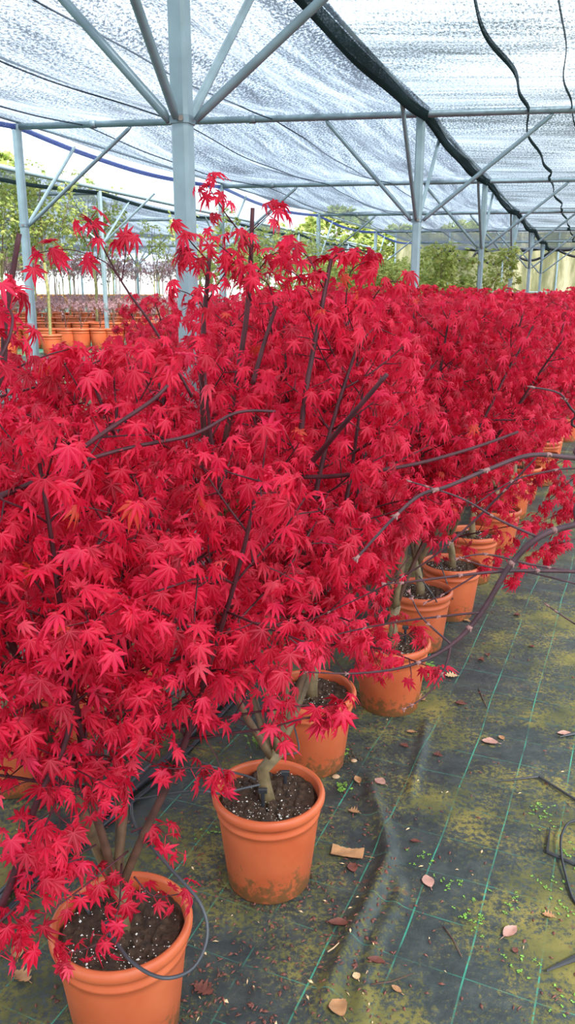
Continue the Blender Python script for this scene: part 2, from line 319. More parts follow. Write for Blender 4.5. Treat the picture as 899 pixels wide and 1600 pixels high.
# ---------------------------------------------------------------- shade house frame
ZT = 3.18; PW = .075
def post_pos(i, j):      # i along the row from the first post, j = 0 the row, 1 left, -1 right
    p = P1+STEP*i+BE*j; return p
def make_post(i, j, label, group=None, ztop=ZT+.02, brace='full', base=0.):
    p = post_pos(i, j); z0 = gz1(*p)-.02
    t = empty('steel_post', (p[0], p[1], 0), label, 'post', group)
    MB().prism((0, 0, z0), (0, 0, ztop), PW, PW, (RX, RY, 0)).build('upright', M['steel_light'], t)
    zc = CAM_Z+.193*3.5
    c = MB()
    c.prism((0, 0, zc-.012), (0, 0, zc+.018), PW+.012, PW+.012, (RX, RY, 0)); col_ = c.build('collar', M['steel'], t)
    rd = np.array([RX, RY, 0]); bd = np.array([BE[0], BE[1], 0])/np.linalg.norm(BE)
    for d, l in ((bd, .86), (-bd, 1.15), (rd, .95), (-rd, .80)):
        if j == 1 and d[0]*BE[0] > .5: continue
        a = np.array((0, 0, zc))+d*.045; b = np.array((0, 0, ZT-.03))+d*l
        m = MB().tube([a+d*.01, a+(b-a)*.04, b-(b-a)*.03, b], [.012, .019, .019, .010], 8)
        m.build('brace', M['steel'] if abs(d@rd) < .9 or d@rd < 0 else M['steel_light'], t, smooth=True)
    k = MB().tube([np.array((0, 0, zc+.003))-np.array([0, 1, 0])*.055, np.array((0, 0, zc+.003))+np.array([0, 1, 0])*.055], .012, 6)
    k.build('bolt', M['bolt'], col_); return t
PL = ['thick grey steel post in the left foreground with four braces fanning up', 'second grey steel post rising from the red maples, topped by the crossbeam',
      'third steel post along the row, right of the second and thinner looking', 'fourth steel post along the row near the far green wall', 'fifth steel post along the row near the far green wall', 'sixth steel post, farthest of the row']
for i in range(6): make_post(i, 0, PL[i])
QL = {1: 'pale corner post at the left edge under the open edge of the net', 2: 'pale post on the net edge line, just left of picture middle', 3: 'distant pale post on the net edge line behind green trees'}
for i in range(0, 6):
    make_post(i, 1, QL.get(i, 'far slim steel post on the left edge line of the shade net'), None if i in QL else 'left edge line posts')
for i in range(0, 6):
    make_post(i, -1, 'slim steel post of the right hand line beyond the path', 'right line posts')
for i in range(0, 6):
    a = post_pos(i, 1); b = post_pos(i, -1); d = (b-a)/np.linalg.norm(b-a)
    lab = ['crossbeam over the foreground post', 'long pale crossbeam running across the whole picture under the net', 'second crossbeam behind it, level with the third post top', 'third crossbeam, further back under the sagging net', 'fourth crossbeam near the far wall', 'last crossbeam under the net end'][i]
    t = MB(); t.tube([(a[0]-.05*d[0], a[1]-.05*d[1], ZT), (b[0], b[1], ZT)], .03, 10)
    for s in np.linspace(.1, .9, 5):
        c = a+(b-a)*s; t.tube([(c[0]-.03*d[0], c[1]-.03*d[1], ZT), (c[0]+.03*d[0], c[1]+.03*d[1], ZT)], .037, 10)
    tag(t.build('steel_beam', M['steel'], smooth=True), lab, 'beam')
for j, lab in ((0, 'thin steel wire pipe along the row of posts under the dark net seam'), (1, 'thin steel pipe holding the left net edge')):
    a = post_pos(-2, j); b = post_pos(5, j)
    tag(MB().tube([(a[0], a[1], ZT+.045), (b[0], b[1], ZT+.045)], .014, 6).build('purlin', M['steel']), lab, 'pipe')
# ---------------------------------------------------------------- shade nets
rng = np.random.default_rng(5)
def net(name, label, j0, j1, i0, i1, m, seed, sag=.10, folds=.05, mode='long', z0=ZT+.05, off=None):
    nu, nv = int((i1-i0)*60), 90
    U, V = np.meshgrid(np.linspace(i0, i1, nu), np.linspace(0, 1, nv))
    base = P1 if off is None else np.array(off)
    j = j0+(j1-j0)*V
    X = base[0]+STEP[0]*U+BE[0]*j; Y = base[1]+STEP[1]*U+BE[1]*j
    fu = U-np.floor(U)
    Z = z0-sag*np.sin(np.pi*fu)**1.0*(.45+.55*np.sin(np.pi*V))
    r = np.random.default_rng(seed)
    if mode == 'long':
        for k in range(7):
            f = r.uniform(2, 9); ph = r.uniform(0, 6.3); Z += folds/(1+.35*k)*np.sin(V*f*2*np.pi+ph+.5*np.sin(U*3+ph))*np.sin(np.pi*fu)*.6
    else:
        for k in range(7):
            f = r.integers(1, 6); ph = r.uniform(0, 6.3); Z += folds/(1+.6*k)*np.sin(U*f*2*np.pi+ph+1.3*V)*(.3+.7*np.exp(-V*3))*.35
    Z = np.maximum(Z, z0-sag-.12)
    ln = np.linalg.norm(STEP); wd = np.linalg.norm(BE)
    uv = np.stack([U*ln, (j)*wd], -1)
    o = gridmesh(name, X, Y, Z, m, uv=uv); tag(o, label, 'shade net'); return o, U, V, X, Y, Z
net('shade_net', 'silvery grey shade net stretched over the left bay between the posts', 1.0, -.02, -2, 5.6, M['net'], 3, .16, .06)
net('shade_net', 'darker wrinkled shade net over the right bay, beyond the dark seam', .02, -1.0, -2, 5.6, M['net_dark'], 8, .14, .06, 'cross')
def strip(name, label, j, wdt, drop, m, seed, i0=-2, i1=5.6, amp=.03, cat='net hem', zz=ZT+.02, base=None):
    U, V = np.meshgrid(np.linspace(i0, i1, 420), np.linspace(-1, 1, 9))
    r = np.random.default_rng(seed); ph = r.uniform(0, 6, 4)
    w_ = wdt*(.75+.35*np.sin(U*9+ph[0])*np.sin(U*3.7+ph[1])); wob = amp*np.sin(U*7+ph[2])+amp*.6*np.sin(U*17+ph[3])
    b0 = P1 if base is None else np.array(base)
    cx = b0[0]+STEP[0]*U+BE[0]*j; cy = b0[1]+STEP[1]*U+BE[1]*j
    X = cx+ROWN[0]*(V*w_+wob); Y = cy+ROWN[1]*(V*w_+wob)
    fu = U-np.floor(U)
    Z = zz-drop*(1-V**2)-.10*np.sin(np.pi*fu)
    o = gridmesh(name, X, Y, Z, m, uv=np.stack([U*4.67, V*.2], -1)); tag(o, label, cat); return o
strip('net_seam', 'dark folded seam where the two shade nets meet over the posts', -.012, .047, .08, M['net_hem'], 1, amp=.012)
strip('net_seam', 'ragged dark seam running through the right hand net', -.24, .011, .04, M['net_hem'], 4, amp=.035)
strip('net_seam', 'second ragged seam at the right edge of the right hand net', -.34, .007, .02, M['net_hem'], 6, amp=.02)
strip('net_hem', 'blue hem of the left shade net hanging along the open edge', 1.0, .013, .05, M['net_hem_blue'], 2, zz=ZT+.02, amp=.01)
for jj, lab in ((.34, 'thin dark fold line along the left net, nearest the post row'), (.57, 'thin dark fold line running through the middle of the left net'), (.82, 'thin dark fold line near the open edge of the left net')):
    strip('net_seam', lab, jj, .0045, .012, M['net_hem_soft'], int(jj*100), amp=.025, zz=ZT+.0)
# end valance with loops at the far end
def valance():
    pa = post_pos(5.6, .95); pb = post_pos(5.6, -2.2)
    t = empty('net_valance', (pa[0], pa[1], 0), 'rolled dark net edge with hanging loops above the far green wall', 'net')
    d = pb-pa; pts = [(d[0]*s, d[1]*s, 3.12-.03*math.sin(s*60)) for s in np.linspace(0, 1, 60)]
    MB().tube(pts, .07, 8).build('rolled_edge', M['blackplastic'], t, smooth=True)
    for s0, s1, h in ((.05, .11, .4), (.11, .20, .42), (.20, .31, .3), (.33, .44, .2)):
        pts = [(d[0]*(s0+(s1-s0)*k/14), d[1]*(s0+(s1-s0)*k/14)-.1, 3.05-h*math.sin(math.pi*k/14)) for k in range(15)]
        MB().tube(pts, .045, 6).build('net_loop', M['blackplastic'], t, smooth=True)
valance()
# second shade house further left
NB = np.array([-3.78, 11.3]); DIRL = BE/np.linalg.norm(BE)
def net2():
    base = NB-STEP*.5
    t, *_ = net('shade_net', 'shade net of the neighbouring shade house on the far left', 0, 3.4, -1.6, 4.6, M['net'], 12, .18, .1, off=base, z0=3.2)
    strip('net_hem', 'dark hem of the neighbouring shade net behind the green trees', 0, .04, .05, M['net_hem'], 22, -1.6, 4.6, base=base, zz=3.2)
    for i in range(-1, 5):
        for jj in (0, 1.15, 2.3):
            p = base+STEP*i+BE*jj
            e = empty('steel_post', (p[0], p[1], 0), 'slim steel post of the neighbouring shade house on the left', 'post', 'neighbouring shade house posts')
            MB().prism((0, 0, gz1(*p)-.02), (0, 0, 3.2), .06, .06, (RX, RY, 0)).build('upright', M['steel_light'], e)
            for d in (np.array([*DIRL, 0]), -np.array([*DIRL, 0]), np.array([RX, RY, 0]), -np.array([RX, RY, 0])):
                MB().tube([(0, 0, 2.4), np.array((0, 0, 3.15))+d*.9], .018, 6).build('brace', M['steel'], e)
        a = base+STEP*i; b = a+BE*3.4
        tag(MB().tube([(a[0], a[1], 3.17), (b[0], b[1], 3.17)], .03, 8).build('steel_beam', M['steel'], smooth=True), 'crossbeam of the neighbouring shade house on the left', 'beam', 'neighbouring shade house beams')
    a = base+STEP*-1.6; b = base+STEP*4.6
    tag(MB().tube([(a[0], a[1], 3.24), (b[0], b[1], 3.24)], .035, 8).build('edge_pipe', M['steel_light'], smooth=True), 'long pale edge pipe of the neighbouring shade house', 'pipe')
net2()
# ---------------------------------------------------------------- far walls
def farwall():
    a = np.array([4.1, 32.0]); b = np.array([30.0, 29.0]); d = b-a
    t = empty('sheeting_wall', (a[0], a[1], 0), 'tall translucent yellow green sheeting wall closing the far right end', 'wall')
    n = 160; pts = []
    s = np.linspace(0, 1, n)
    X, Z = np.meshgrid(s, np.linspace(0, 3.9, 8))
    ln = np.linalg.norm(d); nn = np.array([-d[1], d[0]])/ln
    w_ = .05*np.sin(X*ln*6)+.04*np.sin(X*ln*2.3+1)
    gridmesh('sheeting', d[0]*X+nn[0]*w_, d[1]*X+nn[1]*w_, Z, M['wall'], t)
    m = MB(); m.prism((0, -.08, 1.75), (d[0], d[1]-.08, 1.75), .05, .05); m.build('rail', M['steel'], t)
    for k in range(14):
        c = d*k/13; MB().prism((c[0], c[1]-.08, 0), (c[0], c[1]-.08, 3.9), .06, .06, (0, 1, 0)).build('stud', M['steel'], t)
farwall()
def leftwall():
    a = np.array([-16.0, 33]); b = np.array([1.5, 37]); d = b-a
    t = empty('white_screen', (a[0], a[1], 0), 'low white plastic screen behind the distant pots on the left', 'screen')
    s = np.linspace(0, 1, 140); X, Z = np.meshgrid(s, np.linspace(0, 2.6, 5))
    gridmesh('white_sheeting', d[0]*X, d[1]*X+.04*np.sin(X*160), Z, M['white_sheet'], t)
    for k in range(11):
        c = d*k/10; MB().prism((c[0], c[1]-.1, 0), (c[0], c[1]-.1, 2.7), .06, .06, (0, 1, 0)).build('stud', M['steel_light'], t)
leftwall()
# ---------------------------------------------------------------- leaves
NL = 7
def leaves(name, pos, dirs, nrm, size, var, m, pet=None, lobes=7, parent=None, droop=.35, width=.16):
    """one mesh of palmate leaves; pos = leaf base, dirs = direction of the middle lobe"""
    n = len(pos)
    r = np.random.default_rng(n)
    d = dirs/np.linalg.norm(dirs, axis=1)[:, None]
    nn = nrm-d*(nrm*d).sum(1)[:, None]; nn /= np.maximum(1e-6, np.linalg.norm(nn, axis=1))[:, None]
    x = np.cross(d, nn)
    if lobes == 7: A0 = np.array([-128, -84, -41, 0, 41, 84, 128.]); LN = np.array([.42, .74, .93, 1, .93, .74, .42])
    else: A0 = np.array([-110, -52, 0, 52, 110.]); LN = np.array([.55, .88, 1, .88, .55])
    K = len(A0)
    close = r.uniform(.62, 1.02, n); dr = droop*r.uniform(.4, 1.9, n)
    ang = np.radians(A0)[None]*close[:, None]+r.normal(0, .05, (n, K))
    ln = LN[None]*r.uniform(.9, 1.1, (n, K))
    P = np.zeros((n, 1+(K+1)+4*K, 2)); H = np.zeros((n, 1+(K+1)+4*K)); R = np.zeros((n, 1+(K+1)+4*K)); R[:, 0] = 1
    def pol(a, rr): return np.stack([np.sin(a)*rr, np.cos(a)*rr], -1)
    sa = np.concatenate([ang[:, :1]-.3, (ang[:, 1:]+ang[:, :-1])/2, ang[:, -1:]+.3], 1)
    sr = np.full((n, K+1), .2); sr[:, 1:-1] = .30; sr[:, 0] = .08; sr[:, -1] = .08
    P[:, 1:K+2] = pol(sa, sr); H[:, 1:K+2] = -.03
    o = K+2
    for k in range(K):
        a = ang[:, k]; l = ln[:, k]; hw = width*(.55+.45*l)
        c = pol(a, l*.52); side = np.stack([np.cos(a), -np.sin(a)], -1)*hw[:, None]
        P[:, o+4*k] = c-side; P[:, o+4*k+1] = c; P[:, o+4*k+2] = c+side; P[:, o+4*k+3] = pol(a, l)
        H[:, o+4*k] = -.02; H[:, o+4*k+2] = -.02; H[:, o+4*k+1] = .05; R[:, o+4*k+1] = 1; R[:, o+4*k+3] = .8
    rad2 = (P**2).sum(-1); H = H-dr[:, None]*rad2
    V = pos[:, None]+size[:, None, None]*(P[..., :1]*x[:, None]+P[..., 1:]*d[:, None]+H[..., None]*nn[:, None])
    f = []
    for k in range(K):
        l, mm, rr, t = o+4*k, o+4*k+1, o+4*k+2, o+4*k+3
        f += [(0, 1+k, l, mm), (0, mm, rr, 2+k), (l, t, mm, mm), (mm, t, rr, rr)]
    q = [a for a in f if a[2] != a[3]]; tri = [a[:3] for a in f if a[2] == a[3]]
    nv = V.shape[1]
    alltri = np.array([(a, b, c) for a, b, c, e in q]+[(a, c, e) for a, b, c, e in q]+tri)
    F = (alltri[None]+(np.arange(n)*nv)[:, None, None]).reshape(-1, 3)
    Vf = V.reshape(-1, 3); att = np.stack([np.repeat(var, nv), R.reshape(-1), np.zeros(n*nv)], -1)
    if pet is not None:      # petioles as slim three sided stalks
        u = np.cross(pos-pet, np.array([.3, .2, 1.0])); u /= np.maximum(1e-6, np.linalg.norm(u, axis=1))[:, None]; w2 = np.cross(u, d)
        rr = .0011
        ring = [u*rr, -u*rr*.5+w2*rr*.87, -u*rr*.5-w2*rr*.87]
        PV = np.stack([pet+ring[0], pet+ring[1], pet+ring[2], pos+ring[0]*.8, pos+ring[1]*.8, pos+ring[2]*.8], 1)
        pf = []
        for a, b in ((0, 1), (1, 2), (2, 0)): pf += [(a, b, b+3), (a, b+3, a+3)]
        PF = (np.array(pf)[None]+(np.arange(n)*6)[:, None, None]).reshape(-1, 3)+len(Vf)
        Vf = np.concatenate([Vf, PV.reshape(-1, 3)]); F = np.concatenate([F, PF])
        att = np.concatenate([att, np.stack([np.repeat(np.clip(var+.1, 0, 1), 6), np.full(n*6, .85), np.zeros(n*6)], -1)])
    me = npmesh(name, Vf, F, m); a = me.attributes.new('leaf', 'FLOAT_VECTOR', 'POINT'); a.data.foreach_set('vector', att.astype(np.float32).reshape(-1))
    return link(name, me, parent)
# ---------------------------------------------------------------- tree generator
class Tree:
    def __init__(s, seed): s.r = np.random.default_rng(seed); s.poly = []; s.L = []; s.seed = seed
    def branch(s, p, d, ln, r0, lvl, up=.0, seg=.045, r1=None, jit=.07):
        n = max(2, int(ln/seg)); p = np.array(p, float); d = np.array(d, float); d /= np.linalg.norm(d)
        pts = [p.copy()]; r1 = r0*.35 if r1 is None else r1
        for i in range(n):
            d = d+np.array([0, 0, up])+s.r.normal(0, jit, 3); d /= np.linalg.norm(d)
            p = p+d*ln/n
            if not s.inside(p): break
            pts.append(p.copy())
        if len(pts) < 2: return pts, [r0]
        rad = list(np.linspace(r0, r1, len(pts))); s.poly.append((pts, rad, lvl)); return pts, rad
    def inside(s, p):
        if p[2] > s.H: return False
        t = np.clip((p[2]-s.z0)/(s.H-s.z0), 0, 1); R = s.R*(s.rb+(1-s.rb)*math.sin(math.pi*(.05+.62*t)))
        return math.hypot(p[0], p[1]) < R or p[2] < s.z0
    def leafpair(s, p, d, both=True):
        r = s.r; d = np.array(d)/np.linalg.norm(d)
        u, v = rotmat(d); a = r.uniform(0, math.pi); side = u*math.cos(a)+v*math.sin(a)
        for k in ((-1, 1) if both else (r.choice((-1, 1)),)):
            if p[2] < s.z0-.25 and s.z0 > 0: continue
            sd = side*k
            out = d*.55+sd*.9+np.array([0, 0, -.15]); out /= np.linalg.norm(out)
            pl = s.ls*r.uniform(.45, .9)
            tip = p+out*pl
            h = out*.7+np.array([0, 0, -s.hang*r.uniform(.3, 1.6)])+r.normal(0, .25, 3)
            nr = np.array([0, 0, 1.])+out*.9*s.hang+r.normal(0, .3, 3)
            s.L.append((tip, h, nr, s.ls*r.uniform(.62, 1.15), np.clip(r.normal(.5, .2), 0, .97) if r.random() > .003 else 1, p))
    def sub(s, pts, rad, lvl, step, maxlvl):
        """children of a branch"""
        r = s.r; L = np.concatenate([[0], np.cumsum([np.linalg.norm(pts[i+1]-pts[i]) for i in range(len(pts)-1)])])
        tot = L[-1]
        if tot <= 0: return
        x = step*r.uniform(.5, 1.5)+(s.clear if lvl == 1 else 0); a = r.uniform(0, 6.28)
        while x < tot:
            i = min(len(pts)-2, int(np.searchsorted(L, x)-1)); i = max(i, 0)
            f = (x-L[i])/max(1e-6, L[i+1]-L[i]); p = pts[i]+(pts[i+1]-pts[i])*f; d = pts[i+1]-pts[i]; d = d/np.linalg.norm(d)
            t = x/tot; rr = rad[i]
            u, v = rotmat(d)
            a += 1.57+r.normal(0, .3)
            for sgn in (0, math.pi):
                if r.random() < .22: continue
                side = u*math.cos(a+sgn)+v*math.sin(a+sgn)
                if lvl == 1:
                    ln = s.bl*(1-.55*t)*r.uniform(.5, 1.15); nd = d*r.uniform(.35, .8)+side+np.array([0, 0, .12])
                    q, qr = s.branch(p, nd, ln, min(rr*.55, .0065)*r.uniform(.7, 1), 2, s.up2, .04, .0014, .09)
                    if len(q) > 1: s.sub(q, qr, 2, s.st3, maxlvl); s.ends(q)
                elif lvl == 2:
                    if maxlvl >= 3:
                        ln = s.tl*(1-.4*t)*r.uniform(.4, 1.2); nd = d*.7+side+np.array([0, 0, -.1])
                        q, qr = s.branch(p, nd, ln, .0019, 3, -.02, .035, .0009, .1)
                        if len(q) > 1:
                            for k in range(1, len(q)-1):
                                if r.random() < s.dens: s.leafpair(q[k], q[k]-q[k-1])
                            s.ends(q)
                    elif r.random() < s.dens: s.leafpair(p, d)
            if lvl == 2 and r.random() < s.dens*.7: s.leafpair(p, d)
            x += step*r.uniform(.7, 1.3)
    def ends(s, q):
        d = q[-1]-q[-2]; s.leafpair(q[-1], d); 
        if s.r.random() < .7: s.leafpair(q[-1], d)
        s.L.append((q[-1], d/np.linalg.norm(d)+np.array([0, 0, -.3]), np.array([0, 0, 1.])+s.r.normal(0, .2, 3), s.ls*s.r.uniform(.5, .9), float(np.clip(s.r.normal(.6, .2), 0, 1)), q[-2]))
    def stems(s, zs, forkz, nst, lean=(.18, .7), rs=.008, rt=.017, hmul=1., bare_top=.0):
        r = s.r; base = np.array([0, 0, zs-.03])
        tr = [base, np.array([r.normal(0, .006), r.normal(0, .006), zs+.03]), np.array([r.normal(0, .012), r.normal(0, .012), zs+forkz*.55]), np.array([r.normal(0, .02), r.normal(0, .02), zs+forkz])]
        s.trunk = (tr, [rt*1.35, rt*1.1, rt, rt*1.05])
        a0 = r.uniform(0, 6.28); out = []
        for k in range(nst):
            a = a0+6.283*k/nst+r.normal(0, .25); ln = r.uniform(*lean)
            if k == 0: ln *= .25
            d = np.array([math.cos(a)*ln, math.sin(a)*ln, 1.])
            length = (s.H-zs-forkz)*r.uniform(.82, 1.08)*math.sqrt(1+ln*ln*.7)
            z = tr[-1] if k % 2 == 0 else tr[-1]*.6+tr[-2]*.4
            q, qr = s.branch(z, d, length, rs*r.uniform(.8, 1.25), 1, .02, .07, .0032, .035)
            out.append((q, qr)); s.sub(q, qr, 1, s.st2, 3); 
            if len(q) > 1: s.ends(q)
        return out
    def build(s, root, leafm, barkm, lobes=7, width=.110, droop=.55):
        t = MB()
        if getattr(s, 'trunk', None): t.tube(s.trunk[0], s.trunk[1], 12); 
        tr = t.build('trunk', barkm, root, True, True) if t.n else None
        b = MB()
        for pts, rad, lvl in s.poly: b.tube(pts, rad, 7 if lvl == 1 else (5 if lvl == 2 else 3), cap=lvl < 3)
        br = b.build('branches', barkm, root, True, True)
        fo = None
        if s.L:
            P = np.array([l[0] for l in s.L]); D = np.array([l[1] for l in s.L]); Nn = np.array([l[2] for l in s.L]); Sz = np.array([l[3] for l in s.L]); V = np.array([l[4] for l in s.L]); Q = np.array([l[5] for l in s.L])
            fo = leaves('foliage', P, D, Nn, Sz, V, leafm, Q, lobes, root, droop, width)
        return [o for o in (tr, br, fo) if o]
def red_params(s, H=1.62, R=.62, z0=.52, rb=.45):
    s.H = H; s.R = R; s.z0 = z0; s.rb = rb; s.ls = .0362; s.hang = 1.15; s.bl = .46; s.up2 = .015; s.st2 = .085; s.st3 = .060; s.tl = .12; s.dens = .80; s.clear = .22
def fork(s, pts, radii, leaf=True, lvl=1, step=.08, every=True):
    """an explicitly placed branch"""
    pts = [np.array(p, float) for p in pts]; q = []; n = len(pts)
    for i in range(n-1):          # catmull-rom
        p0, p1, p2, p3 = pts[max(i-1, 0)], pts[i], pts[i+1], pts[min(i+2, n-1)]
        for k in range(5):
            t = k/5; q.append(.5*((2*p1)+(-p0+p2)*t+(2*p0-5*p1+4*p2-p3)*t*t+(-p0+3*p1-3*p2+p3)*t**3))
    q.append(pts[-1]); rad = list(np.interp(np.linspace(0, 1, len(q)), np.linspace(0, 1, len(radii)), radii))
    s.poly.append((q, rad, lvl))
    return q, rad
# ---------------------------------------------------------------- pots
def potmesh():
    m = MB(); ro = .155; h = .285
    prof = [(.0, .004), (.108, .004), (.113, 0), (.116, .004), (.139, .205), (.1405, .222), (.1445, .225), (.1445, .231), (.141, .236), (.1425, .250), (.150, .254), (.1555, .262), (.1565, .272), (.153, .281), (.147, .285), (.141, .282), (.139, .274), (.137, .24), (.135, .2)]
    m.lathe(prof, 56); return m
def soilmesh(seed):
    r = np.random.default_rng(seed); n = 80; m = 26; vs = [(0, 0, .262)]
    cl = [(r.uniform(-.13, .13), r.uniform(-.13, .13), r.uniform(.004, .016), r.uniform(.003, .011)) for _ in range(210)]
    for i in range(1, m+1):
        for k in range(n):
            rr = .1375*i/m; a = 6.2832*k/n; x = rr*math.cos(a); y = rr*math.sin(a); z = .250+.004*math.sin(a*2+seed)
            for cx, cy, cr, ch in cl:
                q = (x-cx)**2+(y-cy)**2
                if q < cr*cr: z = max(z, .250+ch*math.sqrt(1-q/(cr*cr))+.003)
            vs.append((x, y, z+r.normal(0, .0009)-(.006 if i > m-2 else 0)))
    f = [(0, 1+k, 1+(k+1) % n) for k in range(n)]+[(1+(i-1)*n+k, 1+i*n+k, 1+i*n+(k+1) % n, 1+(i-1)*n+(k+1) % n) for i in range(1, m) for k in range(n)]
    b = MB(); b.add(vs, f); return b
def perlite(seed, n=190):
    r = np.random.default_rng(seed); b = MB()
    oc = np.array([(1, 0, 0), (-1, 0, 0), (0, 1, 0), (0, -1, 0), (0, 0, 1), (0, 0, -1)], float)
    of = [(0, 2, 4), (2, 1, 4), (1, 3, 4), (3, 0, 4), (2, 0, 5), (1, 2, 5), (3, 1, 5), (0, 3, 5)]
    for _ in range(n):
        rr = .13*math.sqrt(r.random()); a = r.uniform(0, 6.28) if r.random() < .45 else r.normal(4.4, .8); s = r.choice((.0011, .0015, .0020, .0036), p=(.4, .3, .2, .1))
        b.add(oc*s*r.uniform(.7, 1.3, (6, 3))+np.array([rr*math.cos(a), rr*math.sin(a), .259+r.uniform(-.002, .004)]), of)
    return b
POT = potmesh().build('pot', M['pot'], smooth=True); SOIL = soilmesh(1).build('soil', M['soil'], smooth=False); PERL = perlite(2).build('perlite', M['perlite']); PERL['kind'] = 'stuff'
POTTED = []
first = {'p': True}
def give_pot(root, near=False, scale=1.):
    out = []
    for src in (POT, SOIL, PERL) if near else (POT, SOIL):
        if src.get('used') is None: o = src; o['used'] = 1
        else: o = src.copy(); COL.objects.link(o)
        o.parent = out[1] if src is PERL else root          # perlite lies in the soil
        o.scale = (1,)*3 if src is PERL else (scale,)*3; out.append(o)
    return out
# ---------------------------------------------------------------- the red maples
TREES = []           # prototype parts lists
def red_tree(seed, loc, label, H=1.62, R=.62, z0=.52, nst=5, extra=None, forkz=.16, rz=0, near=True, rt=.017, lean=(.18, .62), rb=.45, leafscale=1.):
    root = empty('potted_maple', (loc[0], loc[1], gz1(loc[0], loc[1])), label, 'tree', None, 0)
    give_pot(root, near)
    s = Tree(seed); red_params(s, H, R, z0, rb); s.ls *= leafscale
    s.stems(.26, forkz, nst, lean, .0115, rt)
    s.L = [l for l in s.L if l[0][2] > z0-.06]     # a maple holds its leaves clear of the trunk foot
    s.z0 = -1
    if extra: extra(s, np.array([loc[0], loc[1], gz1(loc[0], loc[1])]))
    parts = s.build(root, M['red'], M['bark'])
    TREES.append((root, parts, s)); return root
def pix_branch(s, o, pts, radii, leaf=None):
    q, rad = fork(s, [np.array(at(*p))-o for p in pts], radii)
    if leaf is None: return q
    t0, step = leaf
    L = np.concatenate([[0], np.cumsum([np.linalg.norm(q[i+1]-q[i]) for i in range(len(q)-1)])]); tot = L[-1]; x = t0*tot
    while x < tot:
        i = min(len(q)-2, max(0, int(np.searchsorted(L, x)-1))); d = q[i+1]-q[i]; s.leafpair(q[i], d); 
        if s.r.random() < .5: s.leafpair(q[i], d)
        x += step
    s.ends(q); return q
def extraA(s, o):
    Y = 1.75
    pix_branch(s, o, [(215, 1000, Y), (200, 850, Y), (170, 700, Y), (150, 600, Y)], [.007, .004])
    pix_branch(s, o, [(300, 620, 1.72), (245, 520, 1.68), (190, 440, 1.65), (140, 345, 1.62)], [.0035, .0015], (.9, .03))
    pix_branch(s, o, [(190, 440, 1.65), (165, 410, 1.66), (110, 390, 1.66), (60, 395, 1.66)], [.0014, .0009], (.45, .055))
    pix_branch(s, o, [(190, 440, 1.65), (196, 400, 1.64), (195, 372, 1.64)], [.0014, .0009], (.9, .05))
    for pts in ([(200, 1330, 1.42), (150, 1370, 1.34), (105, 1405, 1.28), (50, 1440, 1.24), (10, 1450, 1.22)], [(190, 1350, 1.42), (185, 1420, 1.32), (160, 1470, 1.28), (105, 1490, 1.24)], [(205, 1300, 1.45), (245, 1290, 1.46), (275, 1330, 1.46)],
                [(210, 1370, 1.44), (240, 1400, 1.44), (285, 1396, 1.44)], [(190, 1240, 1.4), (150, 1250, 1.3), (100, 1300, 1.25), (60, 1320, 1.2)], [(205, 1200, 1.42), (160, 1180, 1.3), (90, 1180, 1.22), (40, 1160, 1.18)],
                [(215, 1180, 1.42), (260, 1200, 1.4), (320, 1200, 1.42), (350, 1215, 1.45)], [(150, 1320, 1.35), (100, 1350, 1.28), (130, 1340, 1.24), (40, 1370, 1.2)]):
        pix_branch(s, o, pts, [.0022, .0010], (.25, .035))
def extraD(s, o):
    for pts in ([(570, 900, 2.6), (590, 970, 2.5), (610, 1030, 2.45)], [(640, 870, 2.7), (600, 930, 2.6), (585, 1010, 2.5), (600, 1050, 2.45)], [(560, 960, 2.6), (570, 1000, 2.5), (560, 1040, 2.45)]):
        pix_branch(s, o, pts, [.002, .001], (.2, .03))
